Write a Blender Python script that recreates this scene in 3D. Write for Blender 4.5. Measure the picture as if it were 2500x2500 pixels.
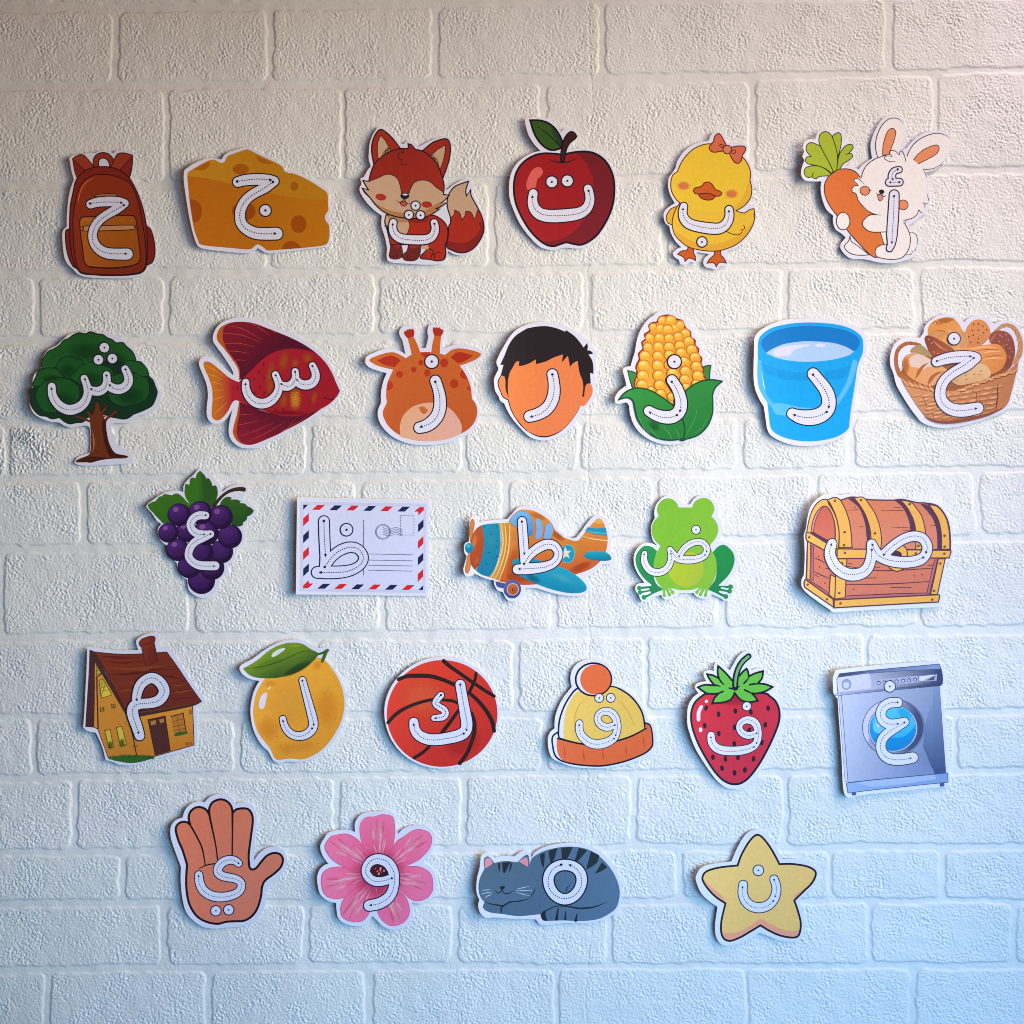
import bpy, bmesh, math, random
import numpy as np
from mathutils import Vector

for o in list(bpy.data.objects):
    bpy.data.objects.remove(o, do_unlink=True)
SC = bpy.context.scene
COL = SC.collection
U = 0.0005                      # metres on the wall per photograph pixel (2500 px = 1.25 m)

# ------------------------------------------------------------------ camera
cam = bpy.data.cameras.new('camera')
cam.sensor_width = 36
cam.lens = 36 * (1.70 - 0.006) / 1.25
cam.clip_start = 0.05
cam.clip_end = 50
camo = bpy.data.objects.new('camera', cam)
COL.objects.link(camo)
camo.location = (0, -1.70, 0)
camo.rotation_euler = (math.radians(90), 0, 0)
SC.camera = camo

# ------------------------------------------------------------------ world: dim room ambience
w = bpy.data.worlds.new('World')
SC.world = w
w.use_nodes = True
bg = w.node_tree.nodes['Background']
bg.inputs[0].default_value = (0.80, 0.90, 1.0, 1)
bg.inputs[1].default_value = 0.045

# ------------------------------------------------------------------ lamps
def area(name, loc, target, size, sy, rgb, spread):
    l = bpy.data.lights.new(name, 'AREA')
    l.shape = 'RECTANGLE'
    l.size = size
    l.size_y = sy
    l.energy = max(rgb)
    l.color = [c / max(rgb) for c in rgb]
    l.spread = math.radians(spread)
    o = bpy.data.objects.new(name, l)
    COL.objects.link(o)
    o.location = loc
    d = Vector(target) - Vector(loc)
    o.rotation_euler = d.to_track_quat('-Z', 'Y').to_euler()
    return o

area('window_light', (1.06, -0.91, 0.29), (-0.521, 0, 0.004), 0.8, 0.9, (5.85, 4.95, 3.65), 68.8)
area('sky_window_light', (1.092, -1.797, -0.407), (0.106, 0, -0.751), 1.2, 0.9, (2.45, 5.95, 10.6), 77.3)
area('warm_fill_light', (-0.75, -1.5, 1.35), (-0.35, 0, 0.55), 0.8, 0.6, (0.5, 0.17, 0.02), 75)  # added fill with no known source, warms the wall's upper left
area('upper_fitted_light', (1.368, -0.987, 1.746), (1.284, 0, 0.784), 1.0, 0.8, (12.2, 10.1, 10.6), 79.9)  # unseen source, placed and coloured by fitting the wall's brightness

SC.view_settings.view_transform = 'Standard'
SC.view_settings.look = 'None'
SC.view_settings.gamma = 1
SC.view_settings.use_curve_mapping = False
SC.view_settings.exposure = 0.0
SC.render.engine = 'CYCLES'
SC.cycles.transparent_max_bounces = 24
SC.cycles.filter_width = 1.0

# ------------------------------------------------------------------ materials
def new_mat(name):
    m = bpy.data.materials.new(name)
    m.use_nodes = True
    nt = m.node_tree
    return m, nt, nt.nodes['Principled BSDF'], nt.nodes['Material Output']

def wall_material():
    m, nt, b, out = new_mat('embossed_foam_paper')
    tc = nt.nodes.new('ShaderNodeTexCoord')
    n1 = nt.nodes.new('ShaderNodeTexNoise')
    n1.inputs['Scale'].default_value = 3.5
    n1.inputs['Detail'].default_value = 5
    nt.links.new(tc.outputs['Object'], n1.inputs['Vector'])
    r = nt.nodes.new('ShaderNodeValToRGB')
    r.color_ramp.elements[0].position = 0.3
    r.color_ramp.elements[0].color = (0.735, 0.72, 0.685, 1)
    r.color_ramp.elements[1].position = 0.7
    r.color_ramp.elements[1].color = (0.80, 0.785, 0.75, 1)
    nt.links.new(n1.outputs['Fac'], r.inputs['Fac'])
    nt.links.new(r.outputs['Color'], b.inputs['Base Color'])
    b.inputs['Roughness'].default_value = 0.48
    b.inputs['Specular IOR Level'].default_value = 0.35
    n2 = nt.nodes.new('ShaderNodeTexNoise')
    n2.inputs['Scale'].default_value = 750
    n2.inputs['Detail'].default_value = 3
    nt.links.new(tc.outputs['Object'], n2.inputs['Vector'])
    bp = nt.nodes.new('ShaderNodeBump')
    bp.inputs['Strength'].default_value = 0.5
    bp.inputs['Distance'].default_value = 0.0006
    nt.links.new(n2.outputs['Fac'], bp.inputs['Height'])
    nt.links.new(bp.outputs['Normal'], b.inputs['Normal'])
    return m

def ink_material(name, soft):
    m, nt, b, out = new_mat(name)
    at = nt.nodes.new('ShaderNodeAttribute')
    at.attribute_name = 'ink'
    tc = nt.nodes.new('ShaderNodeTexCoord')
    n = nt.nodes.new('ShaderNodeTexNoise')
    n.inputs['Scale'].default_value = 260
    n.inputs['Detail'].default_value = 6
    n.inputs['Roughness'].default_value = 0.7
    nt.links.new(tc.outputs['Object'], n.inputs['Vector'])
    mr = nt.nodes.new('ShaderNodeMapRange')
    mr.inputs['From Min'].default_value = 0.25
    mr.inputs['From Max'].default_value = 0.75
    mr.inputs['To Min'].default_value = 0.93
    mr.inputs['To Max'].default_value = 1.07
    nt.links.new(n.outputs['Fac'], mr.inputs['Value'])
    vm = nt.nodes.new('ShaderNodeVectorMath')
    vm.operation = 'SCALE'
    nt.links.new(at.outputs['Color'], vm.inputs[0])
    nt.links.new(mr.outputs['Result'], vm.inputs['Scale'])
    nt.links.new(vm.outputs['Vector'], b.inputs['Base Color'])
    b.inputs['Roughness'].default_value = 0.5
    b.inputs['Specular IOR Level'].default_value = 0.12
    if soft:
        tr = nt.nodes.new('ShaderNodeBsdfTransparent')
        mx = nt.nodes.new('ShaderNodeMixShader')
        nt.links.new(at.outputs['Alpha'], mx.inputs['Fac'])
        nt.links.new(tr.outputs[0], mx.inputs[1])
        nt.links.new(b.outputs[0], mx.inputs[2])
        nt.links.new(mx.outputs[0], out.inputs['Surface'])
    return m

def card_material():
    m, nt, b, out = new_mat('white_card')
    b.inputs['Base Color'].default_value = (0.735, 0.72, 0.83, 1)
    b.inputs['Roughness'].default_value = 0.45
    b.inputs['Specular IOR Level'].default_value = 0.3
    return m

M_WALL = wall_material()
M_INK = ink_material('printed_ink', False)
M_WASH = ink_material('printed_wash', True)
M_CARD = card_material()
PAPER = (0.735, 0.72, 0.83)

# ------------------------------------------------------------------ the embossed brick wall
# rows: top edge polyline, bottom edge polyline, joints (left,right) of the bricks; units: 1/3864 of the picture width
ROWS = [
 ([(0,-560),(3864,-620)], [(0,-275),(3864,-335)], [(-600,100),(125,800),(825,1500),(1525,2200),(2225,2900),(2925,3600),(3625,4400)]),
 ([(0,-240),(3864,-300)], [(0,8),(1932,-14),(3864,-50)], [(-400,200),(225,900),(925,1500),(1525,2200),(2225,2900),(2925,3600),(3625,4400)]),
 ([(0,45),(1000,35),(1932,20),(2300,6),(3864,-14)], [(0,308),(1000,300),(1650,290),(2100,277),(3300,262),(3864,247)],
  [(-500,418),(443,1003),(1028,1628),(1655,2262),(2287,3342),(3377,4300)]),
 ([(0,340),(640,335),(1300,328),(1932,322),(2900,300),(3600,276),(3864,266)], [(0,685),(620,677),(1300,672),(2500,655),(2900,640),(3864,622)],
  [(-300,612),(635,1285),(1300,2040),(2067,2827),(2852,3522),(3545,4300)]),
 ([(0,715),(1000,705),(2000,690),(2900,668),(3864,648)], [(0,1022),(600,1012),(1400,1010),(2200,1000),(2900,990),(3864,978)],
  [(-350,385),(410,1003),(1022,1842),(1870,2500),(2526,3240),(3262,4100)]),
 ([(0,1050),(620,1040),(1400,1036),(1932,1030),(2970,1012),(3864,1004)], [(0,1268),(400,1270),(1400,1258),(2300,1245),(3000,1240),(3864,1234)],
  [(-500,123),(147,612),(635,1412),(1432,2202),(2235,2950),(2977,3452),(3482,4300)]),
 ([(0,1302),(1000,1292),(1932,1280),(2600,1268),(3864,1256)], [(0,1582),(1000,1575),(1932,1568),(3864,1548)],
  [(-300,320),(345,985),(1010,1680),(1705,2430),(2455,3060),(3085,3640),(3665,4300)]),
 ([(0,1610),(1000,1602),(1900,1595),(2900,1580),(3864,1574)], [(0,1795),(1150,1786),(2200,1775),(2900,1766),(3864,1755)],
  [(-400,12),(32,418),(443,1150),(1175,1742),(1762,2182),(2198,2785),(2812,3200),(3230,4000)]),
 ([(0,1822),(1100,1815),(1932,1810),(2480,1804),(3000,1790),(3864,1780)], [(0,2057),(600,2052),(1200,2042),(2500,2026),(3864,2014)],
  [(-500,293),(325,1340),(1365,1895),(1922,2462),(2485,3062),(3092,3680),(3707,4400)]),
 ([(0,2088),(500,2085),(1100,2076),(1932,2062),(2480,2052),(3864,2040)], [(0,2392),(700,2387),(1430,2382),(2000,2374),(2750,2367),(3864,2362)],
  [(-600,-18),(8,708),(735,1430),(1455,2080),(2105,2705),(2737,3460),(3480,4200)]),
 ([(0,2423),(1932,2416),(2800,2403),(3864,2396)], [(0,2697),(900,2692),(2400,2681),(3864,2676)],
  [(-300,505),(530,1170),(1195,1932),(1957,2430),(2446,3262),(3282,4100)]),
 ([(0,2722),(1932,2712),(3864,2700)], [(0,2922),(1550,2916),(2700,2905),(3864,2901)],
  [(-500,112),(135,878),(905,1577),(1605,2042),(2067,2790),(2815,3600),(3617,4300)]),
 ([(0,2952),(900,2944),(2000,2932),(3864,2926)], [(0,3208),(600,3202),(1400,3195),(2400,3188),(3864,3187)],
  [(-500,262),(285,1257),(1282,1738),(1762,2380),(2405,2952),(2975,3950),(3975,4400)]),
 ([(0,3234),(1000,3227),(2400,3216),(3864,3214)], [(0,3402),(1000,3398),(2400,3392),(3864,3394)],
  [(-500,445),(470,890),(915,1410),(1435,1880),(1905,2552),(2580,3128),(3143,3550),(3574,4300)]),
 ([(0,3432),(640,3427),(1700,3421),(3864,3412)], [(0,3652),(640,3644),(1700,3636),(2300,3642),(3864,3637)],
  [(-400,603),(635,1138),(1165,1703),(1730,2290),(2312,3277),(3297,3820),(3845,4400)]),
 ([(0,3686),(200,3674),(1300,3670),(1932,3662),(3864,3664)], [(0,3930),(3864,3915)],
  [(-500,158),(185,772),(800,1377),(1410,2090),(2110,2818),(2828,3435),(3462,4300)]),
 ([(0,3960),(3864,3945)], [(0,4200),(3864,4190)], [(-400,400),(425,1100),(1125,1800),(1825,2500),(2525,3200),(3225,4000)]),
 ([(0,4230),(3864,4222)], [(0,4520),(3864,4510)], [(-500,300),(325,1000),(1025,1700),(1725,2400),(2425,3100),(3125,3900)]),
]

def fft_noise(n, step, wl, band, seed):
    """band-limited noise field: wavelength wl (metres), relative band width"""
    rng = np.random.default_rng(seed)
    f = np.fft.rfft2(rng.standard_normal((n, n)))
    ky = np.fft.fftfreq(n, step)[:, None]
    kx = np.fft.rfftfreq(n, step)[None, :]
    k = np.sqrt(kx * kx + ky * ky) * wl
    f *= np.exp(-((k - 1) / band) ** 2)
    g = np.fft.irfft2(f, (n, n))
    return g / g.std()

def sstep(a, b, x):
    t = np.clip((x - a) / (b - a), 0, 1)
    return t * t * (3 - 2 * t)

def build_wall():
    step = 0.00095
    half = 0.84
    n = int(2 * half / step) + 1
    ax = -half + np.arange(n) * step
    X, Z = np.meshgrid(ax, -ax)
    G = U * 2500 / 3864
    gx = X / G + 1932 + fft_noise(n, step, 0.022, 0.8, 5) * 2.0 + fft_noise(n, step, 0.11, 0.8, 25) * 2.5
    gy = 1932 - Z / G + fft_noise(n, step, 0.022, 0.8, 6) * 1.8 + fft_noise(n, step, 0.11, 0.8, 26) * 2.0
    sd = np.full((n, n), 1e9)
    for top, bot, bricks in ROWS:
        yt = np.interp(gx, [p[0] for p in top], [p[1] for p in top])
        yb = np.interp(gx, [p[0] for p in bot], [p[1] for p in bot])
        my = (yt + yb) / 2
        hy = (yb - yt) / 2
        dyy = np.abs(gy - my)
        bricks = [(bricks[0][0] - 725, bricks[0][0] - 25)] + bricks + [(bricks[-1][1] + 25, bricks[-1][1] + 725)]
        if dyy.min() > 400:
            continue
        for a, b in bricks:
            mx, hx = (a + b) / 2, (b - a) / 2
            R = 26.0
            qx = np.abs(gx - mx) - (hx - R)
            qy = dyy - (hy - R)
            d = np.hypot(np.maximum(qx, 0), np.maximum(qy, 0)) + np.minimum(np.maximum(qx, qy), 0) - R
            np.minimum(sd, d, out=sd)
    face = 1 - sstep(-6.5, 3.5, sd)
    n1 = 0.75 * fft_noise(n, step, 0.0029, 0.55, 1) + 0.75 * fft_noise(n, step, 0.0047, 0.6, 2) + 0.35 * fft_noise(n, step, 0.009, 0.7, 12)
    n1 /= n1.std()
    patch = np.clip(0.5 + 0.38 * fft_noise(n, step, 0.045, 0.9, 3) + 0.25 * fft_noise(n, step, 0.12, 0.9, 13), 0.05, 1.4)
    grain = np.tanh(1.25 * n1)
    pits = np.maximum(0, fft_noise(n, step, 0.0055, 0.6, 14) - 1.75) + np.maximum(0, -n1 - 1.7)
    rough = 1 + 3.4 * np.exp(-((gx - 70) / 105) ** 2 - ((gy - 1685) / 95) ** 2)
    inside = 1 - sstep(-18.0, 0.0, sd)
    h = 0.00125 * face + rough * (0.00018 + 0.00038 * patch) * (0.28 + 0.72 * inside) * grain
    h -= 0.0006 * np.minimum(pits, 1.2) * inside
    h += 0.0004 * fft_noise(n, step, 0.16, 0.7, 4) + 0.00012 * fft_noise(n, step, 0.03, 0.7, 15)
    # two vertical seams where strips of the foam paper meet
    for sx, wob, seed in ((2222, 5, 8), (-60, 4, 9)):
        wv = np.interp(np.arange(n), np.arange(0, n + 40, 40), np.random.default_rng(seed).standard_normal(len(np.arange(0, n + 40, 40)))) * wob
        h -= 0.00045 * np.exp(-((gx - sx - wv[:, None]) / 3.0) ** 2)
    co = np.empty((n * n, 3), np.float32)
    co[:, 0] = X.ravel()
    co[:, 1] = -h.ravel()
    co[:, 2] = Z.ravel()
    i = np.arange((n - 1) * (n - 1))
    r, c = i // (n - 1), i % (n - 1)
    v0 = r * n + c
    quads = np.stack([v0, v0 + n, v0 + n + 1, v0 + 1], 1).astype(np.int32)
    me = bpy.data.meshes.new('wall')
    me.vertices.add(n * n)
    me.vertices.foreach_set('co', co.ravel())
    me.loops.add(quads.size)
    me.loops.foreach_set('vertex_index', quads.ravel())
    me.polygons.add(len(quads))
    me.polygons.foreach_set('loop_start', np.arange(0, quads.size, 4, dtype=np.int32))
    me.polygons.foreach_set('loop_total', np.full(len(quads), 4, np.int32))
    me.polygons.foreach_set('use_smooth', np.ones(len(quads), bool))
    me.update(calc_edges=True)
    me.materials.append(M_WALL)
    o = bpy.data.objects.new('wall', me)
    COL.objects.link(o)
    o['kind'] = 'structure'
    o['label'] = 'cream white wall of embossed brick pattern foam panel behind the paper cutouts'
    return o

build_wall()

# ------------------------------------------------------------------ drawing kit for the printed cards
def lin(c):
    return c / 12.92 if c <= 0.04045 else ((c + 0.055) / 1.055) ** 2.4

def pts_of(s):
    out = []
    for t in s.split():
        sharp = t.endswith('!')
        x, y = t.rstrip('!').split(',')
        out.append((float(x), float(y), sharp))
    return out

def crom(p, closed):
    """Catmull-Rom through points; points marked sharp break the curve"""
    n = len(p)
    if n < 3:
        return [(q[0], q[1]) for q in p]
    res = []
    segs = n if closed else n - 1
    for i in range(segs):
        p1, p2 = p[i % n], p[(i + 1) % n]
        p0 = p1 if (p1[2] or (not closed and i == 0)) else p[(i - 1) % n]
        p3 = p2 if (p2[2] or (not closed and i == segs - 1)) else p[(i + 2) % n]
        L = math.hypot(p2[0] - p1[0], p2[1] - p1[1])
        m = 1 if (p1[2] and p2[2]) else max(2, min(9, int(L / 16)))
        for k in range(m):
            t = k / m
            t2, t3 = t * t, t * t * t
            res.append(tuple(0.5 * (2 * p1[a] + (p2[a] - p0[a]) * t + (2 * p0[a] - 5 * p1[a] + 4 * p2[a] - p3[a]) * t2
                                    + (3 * p1[a] - p0[a] - 3 * p2[a] + p3[a]) * t3) for a in (0, 1)))
    if not closed:
        res.append((p[-1][0], p[-1][1]))
    return res

def arclen(q):
    s = [0.0]
    for a, b in zip(q, q[1:]):
        s.append(s[-1] + math.hypot(b[0] - a[0], b[1] - a[1]))
    return s

def at_len(q, s, d):
    for i in range(len(s) - 1):
        if d <= s[i + 1] or i == len(s) - 2:
            L = s[i + 1] - s[i] or 1e-9
            t = (d - s[i]) / L
            a, b = q[i], q[i + 1]
            return (a[0] + (b[0] - a[0]) * t, a[1] + (b[1] - a[1]) * t), ((b[0] - a[0]) / L, (b[1] - a[1]) / L)

DZ = 0.0000055
RNG = random.Random(11)

class Cut:
    """one paper cutout: a thing with its card and its printed parts; coordinates are units of its own square"""
    def __init__(s, name, label, box, white, tz=None, tx=None, lift=None, grey=0.0):
        s.grey = grey
        s.x0, s.y0, S = box
        s.k = S / 1932
        s.white = [lin(int(white[i:i + 2], 16) / 255) for i in (0, 2, 4)]
        s.cx, s.cy = s.x0 + S / 2, s.y0 + S / 2
        s.name = name
        s.root = bpy.data.objects.new(name, None)
        s.root.empty_display_size = 0.03
        COL.objects.link(s.root)
        s.root['label'] = label
        s.root['category'] = 'paper cutout'
        s.root['group'] = 'printed alphabet cutouts stuck on the brick wall'
        s.curl = (RNG.uniform(0.005, 0.011) * (0.5 + tz / 4.5), RNG.choice((0.0, 0.0008, 0.0022)))
        tz = tz * 0.45
        tx = RNG.uniform(-1.0, 1.0) if tx is None else tx
        rz, rx = math.radians(tz), math.radians(tx)
        hs = S * U * 0.40
        lift = 0.0034 + hs * abs(math.sin(rz)) + hs * 0.6 * abs(math.sin(rx)) if lift is None else lift
        s.root.location = ((s.cx - 1250) * U, -lift, (1250 - s.cy) * U)
        s.root.rotation_euler = (rx, 0, rz)
        s.n = 0
        s.parts = []
        s.cur = None

    def colour(s, h):
        if h == 'w':
            return PAPER
        grey = s.grey
        if h[0] == '*':
            h, grey = h[1:], 0.0
        c = [lin(int(h[2 * i:2 * i + 2], 16) / 255) / s.white[i] * PAPER[i] for i in range(3)]
        y = 0.3 * c[0] + 0.59 * c[1] + 0.11 * c[2]
        return tuple(min(0.9, v + (y - v) * grey) for v in c)

    def P(s, x, y, z):
        return ((s.x0 + x * s.k - s.cx) * U, -z, (s.cy - s.y0 - y * s.k) * U)

    def bend(s, me):
        """curl the paper about a vertical line: cut every layer along the same lines, then lift the sides"""
        bm = bmesh.new()
        bm.from_mesh(me)
        hw = s.k * 1932 * U * 0.5
        xs = [hw * t for t in (-1.1, -0.9, -0.75, -0.6, -0.45, -0.3, -0.15, 0, 0.15, 0.3, 0.45, 0.6, 0.75, 0.9, 1.1)]
        ys = [s.curl[0] * max(0, -x / hw - 0.1) ** 2 + s.curl[1] * max(0, x / hw - 0.1) ** 2 for x in xs]
        x0 = min(v.co.x for v in bm.verts)
        x1 = max(v.co.x for v in bm.verts)
        for x in xs:
            if x0 + 1e-5 < x < x1 - 1e-5:
                bmesh.ops.bisect_plane(bm, geom=bm.verts[:] + bm.edges[:] + bm.faces[:], dist=1e-7, plane_co=(x, 0, 0), plane_no=(1, 0, 0))
        for v in bm.verts:
            v.co.y -= float(np.interp(v.co.x, xs, ys))
        bm.to_mesh(me)
        bm.free()

    def zz(s):
        s.n += 1
        return 0.0006 + s.n * DZ

    def part(s, name, parent=None, label=None):
        d = dict(name=name, v=[], f=[], c=[], m=[], parent=parent, label=label, obj=None)
        s.parts.append(d)
        s.cur = d
        return d

    def card(s, spec, raw=None):
        q = raw or crom(pts_of(spec), True)
        n = len(q)
        a = sum(q[i][0] * q[(i + 1) % n][1] - q[(i + 1) % n][0] * q[i][1] for i in range(n))
        if a > 0:
            q = q[::-1]
        v = [s.P(x, y, 0.0006) for x, y in q] + [s.P(x, y, 0) for x, y in q]
        v = v + v
        f = [list(range(n)), list(range(2 * n - 1, n - 1, -1))] + [[2 * n + i, 3 * n + i, 3 * n + (i + 1) % n, 2 * n + (i + 1) % n] for i in range(n)]
        me = bpy.data.meshes.new('paper_card')
        me.from_pydata(v, [], f)
        me.materials.append(M_CARD)
        me.polygons.foreach_set('use_smooth', [True, True] + [False] * n)
        s.bend(me)
        o = bpy.data.objects.new('paper_card', me)
        COL.objects.link(o)
        o.parent = s.root

    def _poly(s, q, z, cols, mat=0):
        d = s.cur
        n = len(q)
        a = sum(q[i][0] * q[(i + 1) % n][1] - q[(i + 1) % n][0] * q[i][1] for i in range(n))
        idx = list(range(len(d['v']), len(d['v']) + n))
        for (x, y), c in zip(q, cols):
            d['v'].append(s.P(x, y, z))
            d['c'].append(c if len(c) == 4 else (*c, 1))
        d['f'].append(idx[::-1] if a > 0 else idx)
        d['m'].append(mat)

    def F(s, spec, c, o=None, ow=14, g=None, raw=None):
        """filled shape; g=(colour2,x1,y1,x2,y2) makes a printed linear gradient"""
        q = raw or crom(pts_of(spec), True)
        z = s.zz()
        c1 = s.colour(c)
        if g:
            c2 = s.colour(g[0])
            x1, y1, x2, y2 = g[1:]
            dx, dy = x2 - x1, y2 - y1
            L = dx * dx + dy * dy
            cols = []
            for x, y in q:
                t = min(1, max(0, ((x - x1) * dx + (y - y1) * dy) / L))
                cols.append(tuple(c1[i] + (c2[i] - c1[i]) * t for i in range(3)))
        else:
            cols = [c1] * len(q)
        s._poly(q, z, cols)
        if o:
            s._ribbon(q, [ow] * len(q), o, True)

    def E(s, x, y, rx, ry, c, rot=0, o=None, ow=10, g=None):
        a = math.radians(rot)
        n = 40 if max(rx, ry) > 60 else 22
        q = [(x + rx * math.cos(t) * math.cos(a) - ry * math.sin(t) * math.sin(a),
              y + rx * math.cos(t) * math.sin(a) + ry * math.sin(t) * math.cos(a)) for t in (2 * math.pi * i / n for i in range(n))]
        s.F('', c, o, ow, g, raw=q)

    def B(s, x, y, rx, ry, c, rot=0, al=0.8):
        """soft printed wash: fades out to its rim"""
        a = math.radians(rot)
        c = s.colour(c)
        z = s.zz()
        d = s.cur
        n, rings = 28, ((0.0, 1.0), (0.35, 0.86), (0.6, 0.55), (0.82, 0.2), (1.0, 0.0))
        base = len(d['v'])
        for r, f in rings:
            for i in range(n):
                t = 2 * math.pi * i / n
                px, py = rx * r * math.cos(t), ry * r * math.sin(t)
                if r == 0.0 and i:
                    continue
                d['v'].append(s.P(x + px * math.cos(a) - py * math.sin(a), y + px * math.sin(a) + py * math.cos(a), z))
                d['c'].append((*c, al * f))
        for i in range(n):
            j = (i + 1) % n
            d['f'].append([base, base + 1 + j, base + 1 + i])
            d['m'].append(1)
            for k in range(len(rings) - 2):
                b0 = base + 1 + k * n
                d['f'].append([b0 + i, b0 + j, b0 + n + j, b0 + n + i])
                d['m'].append(1)

    def _ribbon(s, q, ws, c, closed, z=None):
        c = s.colour(c) if isinstance(c, str) else c
        z = s.zz() if z is None else z
        if len(q) > 2:
            q2, w2 = [q[0]], [ws[0]]
            for p, wd in zip(q[1:], ws[1:]):
                if math.hypot(p[0] - q2[-1][0], p[1] - q2[-1][1]) > 0.5:
                    q2.append(p)
                    w2.append(wd)
            q, ws = q2, w2
        n = len(q)
        d = s.cur
        base = len(d['v'])
        for i in range(n):
            pa = q[(i - 1) % n] if (closed or i) else q[i]
            pb = q[(i + 1) % n] if (closed or i < n - 1) else q[i]
            d1 = (q[i][0] - pa[0], q[i][1] - pa[1])
            d2 = (pb[0] - q[i][0], pb[1] - q[i][1])
            l1, l2 = math.hypot(*d1), math.hypot(*d2)
            if l1 < 1e-6:
                d1, l1 = d2, l2
            if l2 < 1e-6:
                d2, l2 = d1, l1
            u1, u2 = (d1[0] / l1, d1[1] / l1), (d2[0] / l2, d2[1] / l2)
            tx, ty = u1[0] + u2[0], u1[1] + u2[1]
            L = math.hypot(tx, ty)
            if L < 0.2:
                tx, ty, L = u1[0], u1[1], 1
            tx, ty = tx / L, ty / L
            cs = max(0.5, tx * u1[0] + ty * u1[1])
            h = ws[i] / 2 / cs
            zi = z + i * 2e-8
            d['v'].append(s.P(q[i][0] - ty * h, q[i][1] + tx * h, zi))
            d['v'].append(s.P(q[i][0] + ty * h, q[i][1] - tx * h, zi))
            d['c'] += [(*c, 1)] * 2
        for i in range(n if closed else n - 1):
            a, b = base + 2 * i, base + 2 * ((i + 1) % n)
            d['f'].append([a, b, b + 1, a + 1])
            d['m'].append(0)
        if not closed:
            for e, wd in ((q[0], ws[0]), (q[-1], ws[-1])):
                if wd > 5:
                    s._poly([(e[0] + wd / 2 * math.cos(t), e[1] + wd / 2 * math.sin(t)) for t in (2 * math.pi * i / 20 for i in range(20))],
                            z + n * 2e-8 + (1.8e-6 if e is q[0] else 1.1e-6), [c] * 20)

    def L(s, spec, wd, c, closed=False):
        """stroke; wd is one width or widths along the stroke"""
        q = crom(pts_of(spec), closed)
        s._ribbon(q, s._widths(q, wd), c, closed)

    def _widths(s, q, wd):
        if isinstance(wd, (int, float)):
            return [wd] * len(q)
        ws = [float(t) for t in wd.split()]
        sl = arclen(q)
        return [float(np.interp(d / (sl[-1] or 1), np.linspace(0, 1, len(ws)), ws)) for d in sl]

    def letter(s, strokes, dots=(), guides=(), ol=12, ink='201a28', gs=1.0, fill='w', dotol=None):
        """hollow letter: dark rim, white body, small dots, dashed tracing guides"""
        lp = s.part('letter')
        runs = []
        for spec, wd in strokes:
            p = pts_of(spec)
            q = crom(p, False)
            sl = arclen(q)
            m = max(3, int(sl[-1] / 9))
            q = [at_len(q, sl, sl[-1] * i / m)[0] for i in range(m + 1)]
            runs.append((q, s._widths(q, wd)))
        for q, ws in runs:
            s._ribbon(q, [t + 2.6 * ol for t in ws], ink, False)
        s.n += 1
        for q, ws in runs:
            s._ribbon(q, ws, fill, False)
        s.n += 1
        do = dotol or ol
        for x, y, r in dots:
            s.part('letter_dot')
            s.E(x, y, r + do * 0.9, r + do * 0.9, ink)
            s.E(x, y, r - do / 2, r - do / 2, fill)
            s.E(x, y, 15 * gs, 15 * gs, ink)
        if guides:
            s.part('tracing_guide', parent=lp)
        for g in guides:
            q = crom(pts_of(g), False)
            sl = arclen(q)
            z = s.zz()
            T = sl[-1]
            c = s.colour(ink)
            dash, gap = 17 * gs, 12 * gs
            d = 20 * gs
            while d + dash < T - 24 * gs:
                a, ta = at_len(q, sl, d)
                b, tb = at_len(q, sl, d + dash)
                h = 5.6 * gs
                s._poly([(a[0] - ta[1] * h, a[1] + ta[0] * h), (b[0] - tb[1] * h, b[1] + tb[0] * h),
                         (b[0] + tb[1] * h, b[1] - tb[0] * h), (a[0] + ta[1] * h, a[1] - ta[0] * h)], z, [c] * 4)
                d += dash + gap
            e, t = at_len(q, sl, T)
            s._poly([(e[0] + t[0] * 4 * gs, e[1] + t[1] * 4 * gs), (e[0] - t[0] * 36 * gs - t[1] * 21 * gs, e[1] - t[1] * 36 * gs + t[0] * 21 * gs),
                     (e[0] - t[0] * 36 * gs + t[1] * 21 * gs, e[1] - t[1] * 36 * gs - t[0] * 21 * gs)], z, [c] * 3)
            s._poly([(q[0][0] + 17 * gs * math.cos(k), q[0][1] + 17 * gs * math.sin(k)) for k in (i * math.pi / 7 for i in range(14))], z, [c] * 14)

    def done(s):
        for d in s.parts:
            if not d['f']:
                continue
            me = bpy.data.meshes.new(d['name'])
            me.from_pydata(d['v'], [], d['f'])
            me.materials.append(M_INK)
            if any(d['m']):
                me.materials.append(M_WASH)
                me.polygons.foreach_set('material_index', d['m'])
            at = me.color_attributes.new('ink', 'FLOAT_COLOR', 'POINT')
            at.data.foreach_set('color', np.array(d['c'], np.float32).ravel())
            me.polygons.foreach_set('use_smooth', [True] * len(me.polygons))
            s.bend(me)
            o = bpy.data.objects.new(d['name'], me)
            COL.objects.link(o)
            d['obj'] = o
            o.parent = d['parent']['obj'] if d['parent'] else s.root
            if d['label']:
                o['label'] = d['label']

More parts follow.
